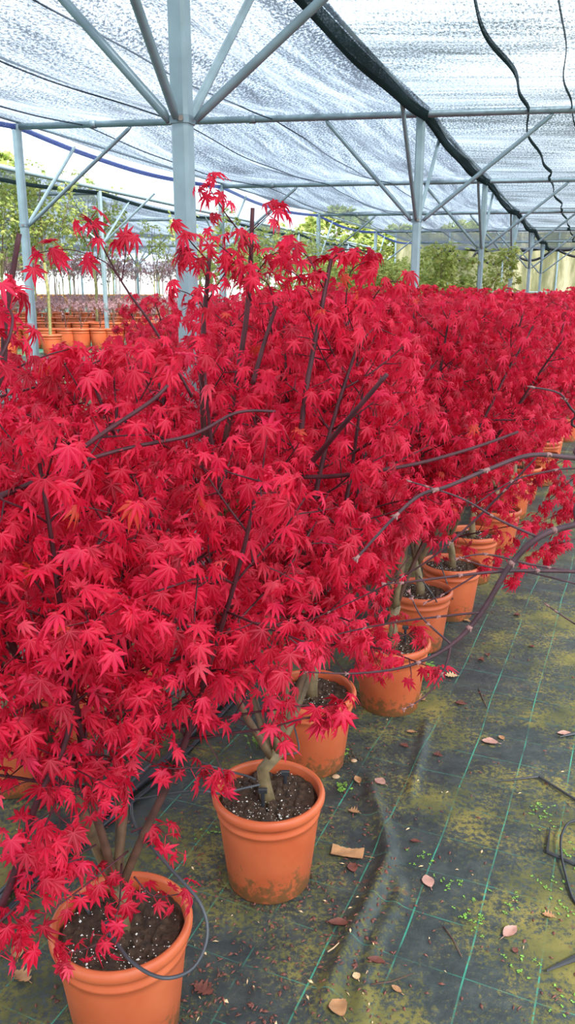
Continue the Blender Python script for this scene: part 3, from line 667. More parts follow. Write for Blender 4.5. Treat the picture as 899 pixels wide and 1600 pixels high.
def extraB(s, o):
    pix_branch(s, o, [(320, 700, 2.0), (316, 560, 2.0), (328, 395, 2.0)], [.008, .0055])
    pix_branch(s, o, [(350, 700, 2.0), (385, 500, 2.0), (395, 325, 2.0)], [.008, .0050])
    pix_branch(s, o, [(385, 375, 2.0), (350, 330, 1.95), (325, 290, 1.92)], [.002, .0011], (.6, .035))
    pix_branch(s, o, [(390, 365, 2.0), (410, 345, 1.98), (432, 325, 1.96)], [.0016, .001], (.8, .04))
    pix_branch(s, o, [(328, 410, 2.0), (300, 380, 1.95), (285, 358, 1.9)], [.002, .001], (.7, .04))
    for pts in ([(393, 470, 2.0), (370, 410, 1.95), (345, 385, 1.93), (330, 372, 1.9)], [(394, 440, 2.0), (420, 402, 1.97), (445, 392, 1.95)], [(395, 410, 2.0), (385, 375, 1.97), (372, 362, 1.95)], [(325, 470, 2.0), (350, 430, 1.96), (370, 405, 1.93)], [(326, 440, 2.0), (308, 405, 1.95), (290, 400, 1.92)],
                [(500, 490, 1.88), (470, 435, 1.85), (440, 420, 1.83)], [(540, 480, 1.9), (548, 425, 1.88), (575, 408, 1.86)], [(570, 490, 1.9), (600, 445, 1.88), (630, 440, 1.86)], [(430, 490, 1.85), (420, 445, 1.83), (395, 430, 1.8)], [(330, 500, 2.0), (305, 465, 1.9), (275, 452, 1.88)]):
        pix_branch(s, o, pts, [.002, .0009], (.35, .035))
    pix_branch(s, o, [(395, 600, 1.85), (412, 540, 1.85), (432, 478, 1.85)], [.006, .004])
    pix_branch(s, o, [(470, 680, 1.85), (480, 600, 1.85), (505, 470, 1.88), (518, 405, 1.9)], [.007, .0045], (.75, .06))
    pix_branch(s, o, [(516, 410, 1.9), (540, 390, 1.9), (580, 400, 1.9)], [.002, .001], (.3, .03))
    pix_branch(s, o, [(505, 450, 1.9), (480, 400, 1.9), (455, 385, 1.9)], [.002, .001], (.3, .035))
    pix_branch(s, o, [(410, 800, 1.9), (480, 730, 1.8), (540, 660, 1.7), (605, 585, 1.65)], [.008, .0045])
    pix_branch(s, o, [(330, 830, 1.95), (355, 795, 1.9), (410, 775, 1.85), (450, 740, 1.82)], [.017, .009])
    pix_branch(s, o, [(430, 1150, 1.9), (412, 1040, 1.92), (370, 900, 1.94), (330, 830, 1.95)], [.010, .011])
    pix_branch(s, o, [(560, 740, 1.75), (650, 725, 1.75), (740, 700, 1.8), (810, 675, 1.85)], [.005, .003], None)
    pix_branch(s, o, [(452, 745, 1.82), (510, 745, 1.8), (560, 740, 1.75)], [.006, .005], None)
A = onz(190, 1440, .27); B = onz(420, 1240, .27); Cp = onz(487, 1082, .27); D = onz(612, 1003, .27); E = onz(655, 925, .27)
F_ = onz(706, 882, .27); G = onz(738, 835, .27); Hh = onz(777, 796, .27); I = onz(800, 752, .27)
red_tree(11, A, 'red maple in the nearest terracotta pot at the bottom left corner', 1.42, .56, .84, 6, extraA, .12, lean=(.2, .75), rt=.015)
red_tree(22, B, 'red maple in the second pot, single trunk forking low above white flecked soil', 1.60, .60, .76, 6, extraB, .16, rb=.38)
red_tree(33, Cp, 'red maple in the third pot, half hidden behind the second pot', 1.60, .58, .66, 5)
red_tree(44, D, 'red maple in the pot right of the third, with a black dripper in its soil', 1.58, .62, .46, 5, extraD)
red_tree(55, E, 'red maple whose pot stands directly behind the fourth pot', 1.58, .64, .42, 5)
red_tree(66, F_, 'red maple in the wide looking sixth pot beside the path', 1.6, .66, .38, 5)
def copy_tree(k, loc, label, group=None, near=False, scale=1., rz=None):
    src, parts, s = TREES[k]
    root = src.copy(); COL.objects.link(root); root.location = (loc[0], loc[1], gz1(loc[0], loc[1])); root['label'] = label
    root.rotation_euler = (0, 0, random.uniform(0, 6.28) if rz is None else rz); root.scale = (scale,)*3
    if group: root['group'] = group
    for ch in parts:
        c = ch.copy(); COL.objects.link(c); c.parent = root
    give_pot(root, near); return root
random.seed(7)
copy_tree(2, G, 'red maple in the seventh pot of the front row, behind the wide pot', near=True)
copy_tree(3, Hh, 'red maple in the eighth pot of the front row, small clear rim beside path')
copy_tree(4, I, 'red maple in the ninth pot of the front row, partly veiled by red leaves')
RA = math.radians(24.2); rx, ry = math.sin(RA), math.cos(RA)
def rowpt(base, s, off): return (base[0]+rx*s-ry*off, base[1]+ry*s+rx*off)
base = (I[0], I[1])
k = 0
for s_ in np.arange(.62, 22, .60):
    p = rowpt(base, s_+random.uniform(-.05, .05), random.uniform(-.06, .06)); 
    copy_tree((4, 5, 3, 5)[k % 4], p, 'red maple in the long front row running to the far wall, past the ninth pot', 'front row red maples', scale=random.uniform(.93, 1.06)); k += 1
    if k <= 4:
        o_ = [o for o in COL.objects if o.get('category') == 'tree'][-1]; del o_['group']
        o_['label'] = ['red maple directly behind the ninth front pot, tenth along the path', 'eleventh maple of the front row, its pot half seen beside the mossy path', 'twelfth maple of the front row, where the path meets the right edge', 'thirteenth maple of the front row, at the right edge behind the thin twigs'][k-1]
# second row, left
L1 = [onz(12, 1112, .27), onz(95, 1052, .27), onz(212, 1000, .27)]
copy_tree(3, L1[0], 'red maple in the pot at the left edge, behind the nearest pot', near=True, rz=2.2, scale=.84)
copy_tree(2, L1[1], 'red maple behind the left edge pot, second along the second row', near=True, rz=.6, scale=.86)
copy_tree(5, L1[2], 'red maple in the pot behind the post foot, third along the second row', rz=4.0, scale=.88)
b2 = (L1[2][0], L1[2][1])
posts = [post_pos(i, 0) for i in range(6)]
for row, off, s0, s1 in ((1, 0, .55, 23), (2, .85, 1.6, 22), (3, 1.7, 3.6, 21), (4, 2.5, 5.4, 20)):
    for s_ in np.arange(s0, s1, .62 if row < 3 else .8):
        p = rowpt(b2, s_+random.uniform(-.08, .08), off+random.uniform(-.08, .08))
        if min(np.hypot(p[0]-q[0], p[1]-q[1]) for q in posts) < .24: continue
        copy_tree(2+(k*3+row) % 4, p, ['', 'red maple of the second row, massed behind the front row', 'red maple of the third row behind the front rows', 'red maple of the fourth row, only its crown showing', 'red maple of the hindmost row, only its crown showing'][row], 'red maples of row %s behind' % ['', 'two', 'three', 'four', 'five'][row], scale=random.uniform(.9, 1.05)*(1. if row < 2 else .98)); k += 1
# off-frame neighbour at lower left whose branches reach into the picture
def extraZ(s, o):
    pix_branch(s, o, [(-60, 1560, 1.2), (15, 1385, 1.2), (55, 1260, 1.2), (105, 1150, 1.22), (122, 1040, 1.24), (132, 960, 1.26)], [.0075, .004])
    pix_branch(s, o, [(65, 1262, 1.2), (90, 1242, 1.2), (140, 1240, 1.2), (185, 1235, 1.2)], [.003, .0012], (.5, .04))
    pix_branch(s, o, [(115, 1100, 1.22), (150, 1076, 1.22), (195, 1075, 1.22)], [.003, .0012], (.5, .04))
    pix_branch(s, o, [(-90, 830, 1.25), (0, 777, 1.28), (75, 742, 1.3), (150, 685, 1.33), (235, 628, 1.36), (262, 602, 1.38)], [.0055, .003])
    pix_branch(s, o, [(-90, 800, 1.3), (10, 770, 1.3), (110, 728, 1.32), (200, 700, 1.35), (300, 680, 1.4), (370, 645, 1.43), (430, 643, 1.45)], [.0045, .0025])
    pix_branch(s, o, [(-60, 700, 1.1), (0, 590, 1.1), (8, 500, 1.1), (30, 365, 1.1)], [.0055, .0035])
    for pts in ([(-60, 640, 1.45), (0, 590, 1.48), (60, 560, 1.5), (110, 545, 1.52)], [(-40, 600, 1.4), (10, 540, 1.42), (30, 510, 1.43)], [(0, 620, 1.5), (70, 600, 1.55), (140, 570, 1.58), (180, 555, 1.6)],
                [(-60, 1480, 1.15), (0, 1440, 1.16), (40, 1400, 1.18), (75, 1370, 1.19)], [(-60, 1340, 1.15), (0, 1320, 1.16), (60, 1290, 1.18)], [(-60, 1560, 1.12), (-10, 1500, 1.13), (30, 1470, 1.15)]):
        pix_branch(s, o, pts, [.0028, .0010], (.3, .032))
    pix_branch(s, o, [(-60, 640, 1.0), (0, 560, 1.02), (20, 500, 1.04), (5, 470, 1.05)], [.003, .0012], (.45, .04))
Z = (-.98, 1.12)
red_tree(77, Z, 'red maple standing just off the left edge, its pale branch reaching in', 1.34, .40, .62, 5, extraZ, .14)
# far mixed greens: prototypes
def proto(seed, kind):
    root = empty('potted_tree', (0, 0, 0)); give_pot(root, scale=1.15)
    s = Tree(seed)
    if kind == 'green':
        red_params(s, 2.9, 1.0, 1.5, .55); s.ls = .055; s.hang = .4; s.bl = .8; s.tl = .2; s.st2 = .19; s.st3 = .15; s.dens = .5; s.up2 = -.005
        s.stems(.3, 1.15, 5, (.3, .9), .011, .024); parts = s.build(root, M['green'], M['bark_green'], 5, .2, .2)
    elif kind == 'slim':
        red_params(s, 2.35, .5, 1.3, .5); s.ls = .05; s.hang = .4; s.bl = .42; s.tl = .12; s.st2 = .17; s.st3 = .14; s.dens = .3
        s.stems(.3, .9, 3, (.1, .45), .008, .014); parts = s.build(root, M['green'], M['bark_green'], 5, .18, .2)
    elif kind == 'bush':
        red_params(s, 2.0, 1.05, .7, .6); s.ls = .055; s.hang = .5; s.bl = .7; s.tl = .18; s.st2 = .09; s.st3 = .09; s.dens = 1; s.up2 = .0
        s.stems(.3, .3, 6, (.4, 1.0), .011, .022); parts = s.build(root, M['green'], M['bark_green'], 5, .2, .2)
    else:
        red_params(s, 1.62, .48, 1.2, .7); s.ls = .034; s.hang = 1.2; s.bl = .42; s.tl = .16; s.st2 = .09; s.st3 = .10; s.dens = .4; s.up2 = -.12; s.clear = 0
        s.stems(.3, .95, 5, (.5, 1.4), .007, .013); parts = s.build(root, M['purple'], M['bark_pale'], 5, .14, .5)
    return (root, parts, s)
PR = {k_: proto(i+100, k_) for i, k_ in enumerate(('green', 'slim', 'bush', 'purple'))}
usedp = set()
def place(kind, x, y, label, group=None, scale=1., name=None):
    src, parts, s = PR[kind]
    z = gz1(x, y)
    if kind not in usedp:
        usedp.add(kind); src.location = (x, y, z); src.scale = (scale,)*3; tag(src, label, 'tree', group); return src
    root = src.copy(); COL.objects.link(root); root.location = (x, y, z); root.rotation_euler = (0, 0, random.uniform(0, 6.28)); root.scale = (scale,)*3
    tag(root, label, 'tree')
    if group: root['group'] = group
    elif 'group' in root: del root['group']
    for ch in src.children:
        c = ch.copy(); COL.objects.link(c); c.parent = root
    return root
def px(x, Yd): return at(x, 463, Yd)[0]
G_ = 'tall green maples at the left'
for xp, Yd, sc, lab in ((150, 15.5, 1.0, 'tall green maple with a slim trunk between the corner post and the foreground post'), (75, 12.5, .93, 'tall green maple just right of the corner post'), (5, 12, .9, 'tall green maple at the left picture edge'),
                        (345, 13.5, 1.0, 'green maple with airy crown just right of the foreground post'), (415, 14.5, .92, 'green maple behind the tall pruned red maple stems'), (500, 17, 1.0, 'green maple below the blue net hem, middle of the picture')):
    place('green', px(xp, Yd), Yd, lab, scale=sc)
for xp, Yd, sc, lab in ((690, 12.6, 1.16, 'broad yellow green maple between the second and third posts'), (625, 15, 1.1, 'yellow green maple just left of the second post'), (545, 16, 1.1, 'yellow green maple further left behind the red crowns'), (470, 16, .95, 'low yellow green maple behind the middle red crowns')):
    place('bush', px(xp, Yd), Yd, lab, scale=sc)
for i in range(16):
    Yd = random.uniform(15, 22); xp = random.uniform(-20, 270); place('slim', px(xp, Yd), Yd, 'slim young green maple in the far left nursery bed', 'slim green maples in the far left bed', random.uniform(.75, 1))
for r_ in range(3):
    for i in range(15):
        Yd = 21+r_*3+random.uniform(-.4, .4); place('purple', px(-15+i*33+random.uniform(-6, 6), Yd), Yd, 'small purple weeping maple on a bare stem in the far left bed', 'purple weeping maples in the far left bed', random.uniform(.9, 1.1))
# empty looking terracotta pots with short bare plants in the left bed
def shrubproto():
    root = empty('potted_shrub', (0, 0, 0)); give_pot(root, scale=1.15)
    s = Tree(501); red_params(s, .75, .25, .4, .6); s.ls = .03; s.bl = .2; s.tl = .08; s.st2 = .07; s.dens = .15; s.stems(.3, .05, 4, (.2, .8), .004, .006); s.build(root, M['purple'], M['bark_pale'], 5); return root
SH = shrubproto(); c0 = 0
for r_, Yd in enumerate((13.5, 15.2, 17, 19)):
    for i in range(17 if r_ < 2 else 22):
        xp = -10+i*(27 if r_ < 2 else 21)+random.uniform(-3, 3)
        if xp > 460: continue
        x = px(xp, Yd); q = (x-P1[0])*ROWN[0]+(Yd-P1[1])*ROWN[1]
        if q < 4.6: continue
        if c0 == 0: o = SH
        else:
            o = SH.copy(); COL.objects.link(o)
            for ch in SH.children:
                c = ch.copy(); COL.objects.link(c); c.parent = o
        c0 += 1; o.location = (x, Yd, gz1(x, Yd)); o.rotation_euler = (0, 0, random.uniform(0, 6)); tag(o, 'sparse little shrub in a terracotta pot in the left nursery bed', 'potted plant', 'potted shrubs in the left nursery bed')
for i in range(5):
    x = px(20+i*52, 31); b = MB(); b.prism((-.55, 0, .2), (.55, 0, .2), .5, .4); b.prism((-.6, 0, .41), (.6, 0, .41), .56, .05)
    o = b.build('orange_crate', M['cord_orange']); o.location = (x, 31, gz1(x, 31)); tag(o, 'orange crate in front of the white screen at far left', 'crate', 'orange crates by the screen')
# distant tree line
def hedge():
    r = np.random.default_rng(9)
    for k in range(5):
        cx = (-1, 3.2, 7.5, 12, -17)[k]; cy = 52+r.uniform(-3, 6); H = r.uniform(5.5, 7.5) if k < 4 else 9.5
        t = empty('broadleaf_tree', (cx, cy, 0), 'pale hazy tree in the distance behind the nursery', 'tree', 'distant trees')
        n = 1500; a = r.normal(0, 1, (n, 3)); a /= np.linalg.norm(a, axis=1)[:, None]; rad = r.uniform(.6, 1, n)**.5
        P = a*rad[:, None]*np.array([2.8, 2.2, H*.42])+np.array([0, 0, H*.6]); P[:, 2] = np.maximum(P[:, 2], .6)
        leaves('foliage', P, a+r.normal(0, .4, (n, 3)), a+np.array([0, 0, .6]), r.uniform(.28, .5, n), r.uniform(.2, 1, n), M['green'], None, 5, t, .3, .3)
        MB().tube([(0, 0, 0), (.1, 0, H*.5), (0, 0, H*.8)], [.2, .14, .05], 8).build('trunk', M['bark_pale'], t, True, True)
hedge()
# ---------------------------------------------------------------- bare branches reaching in from the right
def bare():
    T = (1.22, 1.45); root = empty('potted_maple', (T[0], T[1], 0), 'bare leafless maple just off the right edge, its dark twigs arching into the picture', 'tree'); give_pot(root, True)
    o = np.array([T[0], T[1], 0]); s = Tree(91); red_params(s)
    s.trunk = ([np.array((0, 0, .23)), np.array((0, 0, .5)), np.array((-.02, 0, .8)), np.array((-.03, -.01, 1.25))], [.02, .016, .013, .008])
    b = MB(); nodes = []
    def pb(pts, rad, start=None, nd=True):
        P = [np.array(at(*p))-o for p in pts]
        if start is not None: P = [np.array(start, float)]+P
        n0 = len(s.poly); q, r = fork(s, P, [x*.78 for x in rad]); s.poly.pop(); b.tube(q, r, 9)
        if nd:
            for k in range(6, len(q)-2, 7):
                d = q[k+1]-q[k]; d = d/np.linalg.norm(d); nodes.append((q[k], d, r[k]))
        nodes.append((q[-1], (q[-1]-q[-2])/np.linalg.norm(q[-1]-q[-2]), r[-1]*1.2))
    pb([(960, 812, 1.3), (899, 820, 1.27), (845, 838, 1.25), (800, 880, 1.25), (752, 958, 1.24), (705, 1008, 1.23), (640, 1040, 1.22), (560, 1052, 1.22), (478, 1050, 1.22)], [.010, .0075, .007, .0066, .006, .005, .0035, .0022, .0015], (-.02, 0, .8))
    pb([(960, 895, 1.3), (899, 893, 1.28), (800, 892, 1.27), (720, 899, 1.27), (628, 911, 1.27)], [.006, .0045, .004, .003, .0022], (-.01, 0, .66))
    pb([(625, 911, 1.27), (600, 912, 1.27)], [.0012, .0016], None, False)
    pb([(980, 722, 1.0), (899, 716, .92), (830, 711, .88), (760, 735, .86), (700, 760, .85), (655, 775, .85), (610, 815, .84), (558, 872, .83)], [.006, .0042, .0036, .003, .0028, .0026, .0022, .0018], (-.03, -.01, 1.1))
    pb([(838, 838, 1.25), (780, 812, 1.25), (720, 778, 1.24), (640, 752, 1.23)], [.0028, .0026, .002, .0014])
    pb([(960, 745, 1.5), (899, 732, 1.5), (850, 738, 1.5), (800, 752, 1.5), (740, 790, 1.5)], [.004, .003, .0026, .002, .0015], (-.03, 0, 1.0))
    pb([(838, 715, 1.5), (800, 755, 1.52), (740, 815, 1.55), (680, 868, 1.56), (630, 900, 1.58), (550, 940, 1.6), (470, 975, 1.6)], [.0018, .0028, .003, .0026, .0022, .0018, .0012])
    pb([(750, 957, 1.24), (700, 962, 1.25), (620, 972, 1.27), (540, 988, 1.3), (480, 1005, 1.3)], [.0026, .0024, .002, .0016, .0012])
    pb([(705, 1008, 1.23), (695, 1045, 1.22), (668, 1085, 1.21), (632, 1108, 1.2)], [.0028, .0024, .0018, .0012])
    pb([(705, 1006, 1.23), (675, 980, 1.25), (655, 958, 1.26), (640, 925, 1.27)], [.0026, .0022, .0018, .0014])
    pb([(960, 905, 1.3), (899, 893, 1.29), (830, 882, 1.28), (760, 866, 1.28), (715, 873, 1.28)], [.004, .003, .0026, .0022, .0014], (-.01, 0, .64))
    pb([(899, 912, 1.3), (830, 895, 1.28), (760, 885, 1.28), (722, 872, 1.28)], [.0022, .002, .0018, .0012])
    pb([(745, 898, 1.27), (700, 925, 1.28), (665, 942, 1.29)], [.002, .0017, .0013])
    pb([(960, 1010, 1.25), (899, 975, 1.24), (856, 946, 1.23)], [.0026, .002, .0014], (.0, 0, .5))
    pb([(960, 690, 1.2), (899, 645, 1.15), (875, 615, 1.13), (832, 605, 1.12)], [.0035, .0025, .002, .0016], (-.03, 0, 1.2))
    s.poly = []; 
    t = MB(); t.tube(s.trunk[0], s.trunk[1], 12); t.build('trunk', M['bark'], root, True, True)
    b.build('branches', M['bark_grey'], root, True, True)
    nb = MB()
    for p, d, r in nodes:
        nb.tube([p-d*.004, p, p+d*.004], [r*1.02, r*1.16+.0002, r*1.02], 8)
        u, v = rotmat(d); 
        for sg in (1, -1): nb.tube([p+u*r*.8*sg, p+u*(r*1.3+.003)*sg+d*.002, p+u*(r*1.3+.006)*sg+d*.004], [.0009, .0011, .0004], 5)
    nb.build('buds', M['bud'], root, True)['kind'] = 'stuff'
    # small sprays of darker red leaves at the tips further out
    s.L = []; s.H = 9; s.R = 9; s.ls = .036; s.z0 = 0; tw = MB()
bare()
def sidespray():
    T = (2.05, 3.55); root = empty('potted_maple', (T[0], T[1], 0), 'dark red maple right of the frame, small leaves hanging over the path edge', 'tree'); give_pot(root)
    o = np.array([T[0], T[1], 0]); s = Tree(92); red_params(s); s.ls = .034; s.H = 9; s.R = 9; s.z0 = -1; s.hang = .9
    s.trunk = ([np.array((0, 0, .23)), np.array((0, 0, .6)), np.array((-.05, 0, 1.0))], [.02, .015, .010])
    Yd = 3.0
    for pts in ([(960, 700, 3.3), (900, 745, Yd), (850, 790, Yd), (800, 850, Yd), (760, 885, Yd)], [(960, 720, 3.3), (905, 760, Yd), (880, 820, Yd), (860, 870, Yd)], [(950, 700, 3.3), (880, 720, Yd), (840, 745, Yd), (790, 790, Yd)], [(960, 760, 3.2), (920, 800, Yd), (885, 800, Yd), (835, 820, Yd)], [(940, 820, 3.1), (890, 845, Yd), (840, 860, Yd), (800, 905, Yd)]):
        P = [np.array((-.05, 0, 1.0))]+[np.array(at(*p))-o for p in pts]
        q, r = fork(s, P, [.004, .0025, .0018, .0012, .001], lvl=2)
        for k in range(10, len(q)-1):
            s.leafpair(q[k], q[k]-q[k-1]); s.leafpair(q[k], q[k]-q[k-1])
        s.ends(q); s.ends(q)
    s.build(root, M['red'], M['bark'])
sidespray()
# ---------------------------------------------------------------- irrigation
def hose(name, label, cat, pts, r, m, group=None, sides=8):
    s = Tree(1); q, _ = fork(s, pts, [r, r]); b = MB(); b.tube(q, r, sides); return tag(b.build(name, m, None, True), label, cat, group)
def gp(x, y, h=.0): p = onz(x, y, h); return (p[0], p[1], gz1(p[0], p[1])+h)
hose('supply_pipe', 'thick black water pipe lying along the row behind the nearest pot', 'pipe', [gp(-60, 1470, .016), gp(30, 1372, .016), gp(150, 1275, .016), gp(245, 1200, .016), gp(345, 1095, .016), gp(420, 1010, .016), gp(560, 880, .016)], .016, M['hose'])
hose('supply_pipe', 'slimmer black water pipe beside the thick one behind the nearest pot', 'pipe', [gp(-60, 1500, .009), gp(60, 1372, .009), (0.0+gp(170, 1282, .009)[0], gp(170, 1282, .009)[1], .01), gp(262, 1205, .009), gp(360, 1100, .009), gp(440, 1010, .009)], .009, M['hose'])
hose('supply_pipe', 'pale thin water line running on top of the thick black pipe', 'pipe', [gp(-40, 1440, .036), gp(60, 1345, .036), gp(175, 1247, .036), gp(240, 1190, .036)], .004, M['hosegrey'])
hose('supply_pipe', 'grey water pipe seen through the leaves at left behind the second row', 'pipe', [gp(-30, 830, .04), gp(60, 778, .04), gp(165, 706, .04), gp(260, 655, .04)], .03, M['hosegrey'])
hose('drip_tube', 'thin black drip tube looping around the nearest pot rim', 'tube', [at(205, 1255, 1.55), at(212, 1290, 1.50), at(262, 1352, 1.42), at(312, 1410, 1.36), at(324, 1462, 1.32), at(302, 1512, 1.27), at(255, 1528, 1.24), at(205, 1502, 1.27), at(170, 1455, 1.33)], .0036, M['hosegrey'])
def dripper(x, y, lab, tilt=(0, 0), h=.05):
    p = onz(x, y, .262); b = MB(); q = (p[0]+tilt[0], p[1]+tilt[1], .262+h)
    b.tube([(p[0], p[1], .235), q], [.004, .006], 7); b.prism((q[0]-.012, q[1], q[2]), (q[0]+.012, q[1], q[2]), .011, .014)
    tag(b.build('drip_stake', M['blackplastic']), lab, 'drip stake')
dripper(175, 1462, 'black drip stake at the end of the looped tube in nearest pot', (-.01, .01), .02)
dripper(143, 1420, 'black drip stake lying left of trunk in the nearest pot', (-.03, .02), .012)
dripper(411, 1258, 'black drip stake standing beside the trunk in the second pot', (0, 0), .045)
dripper(446, 1222, 'black drip stake behind the trunk in the second pot', (0, 0), .03)
dripper(633, 1002, 'dark drip stake standing in the soil of the fourth pot', (0, 0), .06)
hose('drip_tube', 'thin black drip tube entering the second pot from the left', 'tube', [gp(200, 1250, .03), at(300, 1236, 1.75), at(345, 1240, 1.78), at(375, 1233, 1.80), at(406, 1226, 1.82)], .003, M['hosegrey'])
hose('drip_tube', 'upper thin drip tube crossing the back rim of the second pot', 'tube', [gp(290, 1180, .02), at(320, 1193, 1.98), at(350, 1203, 1.97), at(385, 1212, 1.95), at(400, 1218, 1.93)], .003, M['hosegrey'])
hose('drip_tube', 'kinked thin drip tube hanging on the third pot side', 'tube', [at(452, 1105, 2.5), at(460, 1135, 2.38), at(467, 1172, 2.30), at(450, 1178, 2.28), at(432, 1182, 2.28)], .003, M['hosegrey'])
hose('drip_tube', 'thin tube drooping in a curve beside the fifth and sixth pots', 'tube', [at(655, 900, 3.3), at(680, 935, 3.3), gp(698, 965, .01), gp(712, 952, .01), at(700, 915, 3.6), at(688, 880, 3.7)], .003, M['hosegrey'])
hose('drip_tube', 'black drip tube arching at the right picture edge', 'tube', [gp(960, 1300, .004), gp(899, 1283, .03), gp(880, 1300, .03), gp(877, 1330, .02), gp(885, 1370, .01), gp(899, 1410, .005), gp(930, 1440, .004)], .0036, M['hose'])
def peg(lab, pts, r=.006):
    b = MB(); P = [gp(x, y, .009) for x, y in pts]
    for i in range(len(P)-1): b.tube([P[i], P[i+1]], [r*(.35 if i == 0 else 1), r], 6)
    tag(b.build('ground_staple', M['blackplastic']), lab, 'stake')
peg('black plastic stake with a bent line lying on the cloth at right', [(778, 1221), (842, 1212), (899, 1248), (950, 1275)], .0045)
peg('black plastic stake lying near the right edge above the arching tube', [(860, 1292), (855, 1331), (899, 1350), (940, 1358)], .005)
peg('grey pointed stake lying at the lower right edge', [(854, 1517), (899, 1497), (960, 1470)], .008)
peg('black stake beside a curled leaf at the right edge', [(875, 1150), (899, 1145), (950, 1120)], .007)
# ---------------------------------------------------------------- fallen leaves, weeds, pebbles
def flat_leaf(px_, py_, ln, wd, ang, m, lab, kind='oval', curl=.25, group=None):
    p = gp(px_, py_); r = np.random.default_rng(int(px_*7+py_)); n = 14; vs = []
    if kind == 'oval': out = [(math.sin(math.pi*t)**.8*wd/2*(1+.06*math.sin(t*40)), (t-.5)*ln) for t in np.linspace(0, 1, n)]
    elif kind == 'oak': out = [(math.sin(math.pi*min(1, t*.95+.03))**.7*wd/2*(1+.42*math.sin(t*4.2*2*math.pi)), (t-.5)*ln) for t in np.linspace(0, 1, 22)]
    else: out = [((.50-.10*math.sin(3.1*t))*wd*(1+.05*math.sin(t*31)), (t-.5)*ln+.01*math.cos(t*3.1)) for t in np.linspace(0, 1, n)]
    k = len(out); b = MB()
    for x, y in out: vs += [(-x, y), (-x*.5, y), (0, y), (x*.5, y), (x, y)]
    V = []; ca, sa = math.cos(ang), math.sin(ang)
    for x, y in vs:
        z = .004+curl*(x*x/max(wd, .01))*1.6+curl*.5*(y*y/ln)+r.uniform(0, .0015)
        V.append((x*ca-y*sa, x*sa+y*ca, z))
    V2 = [(x, y, z+.0012) for x, y, z in V]
    F = [(5*i+j, 5*i+j+1, 5*i+j+6, 5*i+j+5) for i in range(k-1) for j in range(4)]
    b.add(V2, F); b.add(V, [f[::-1] for f in F]); b.tube([(0*ca+ln*.45*sa, -ln*.45*ca, .006), (ln*.7*sa, -ln*.7*ca, .005)], [.0012, .0008], 4)
    o = b.build('fallen_leaf', m, None, True); o.location = p; tag(o, lab, 'leaf', group)
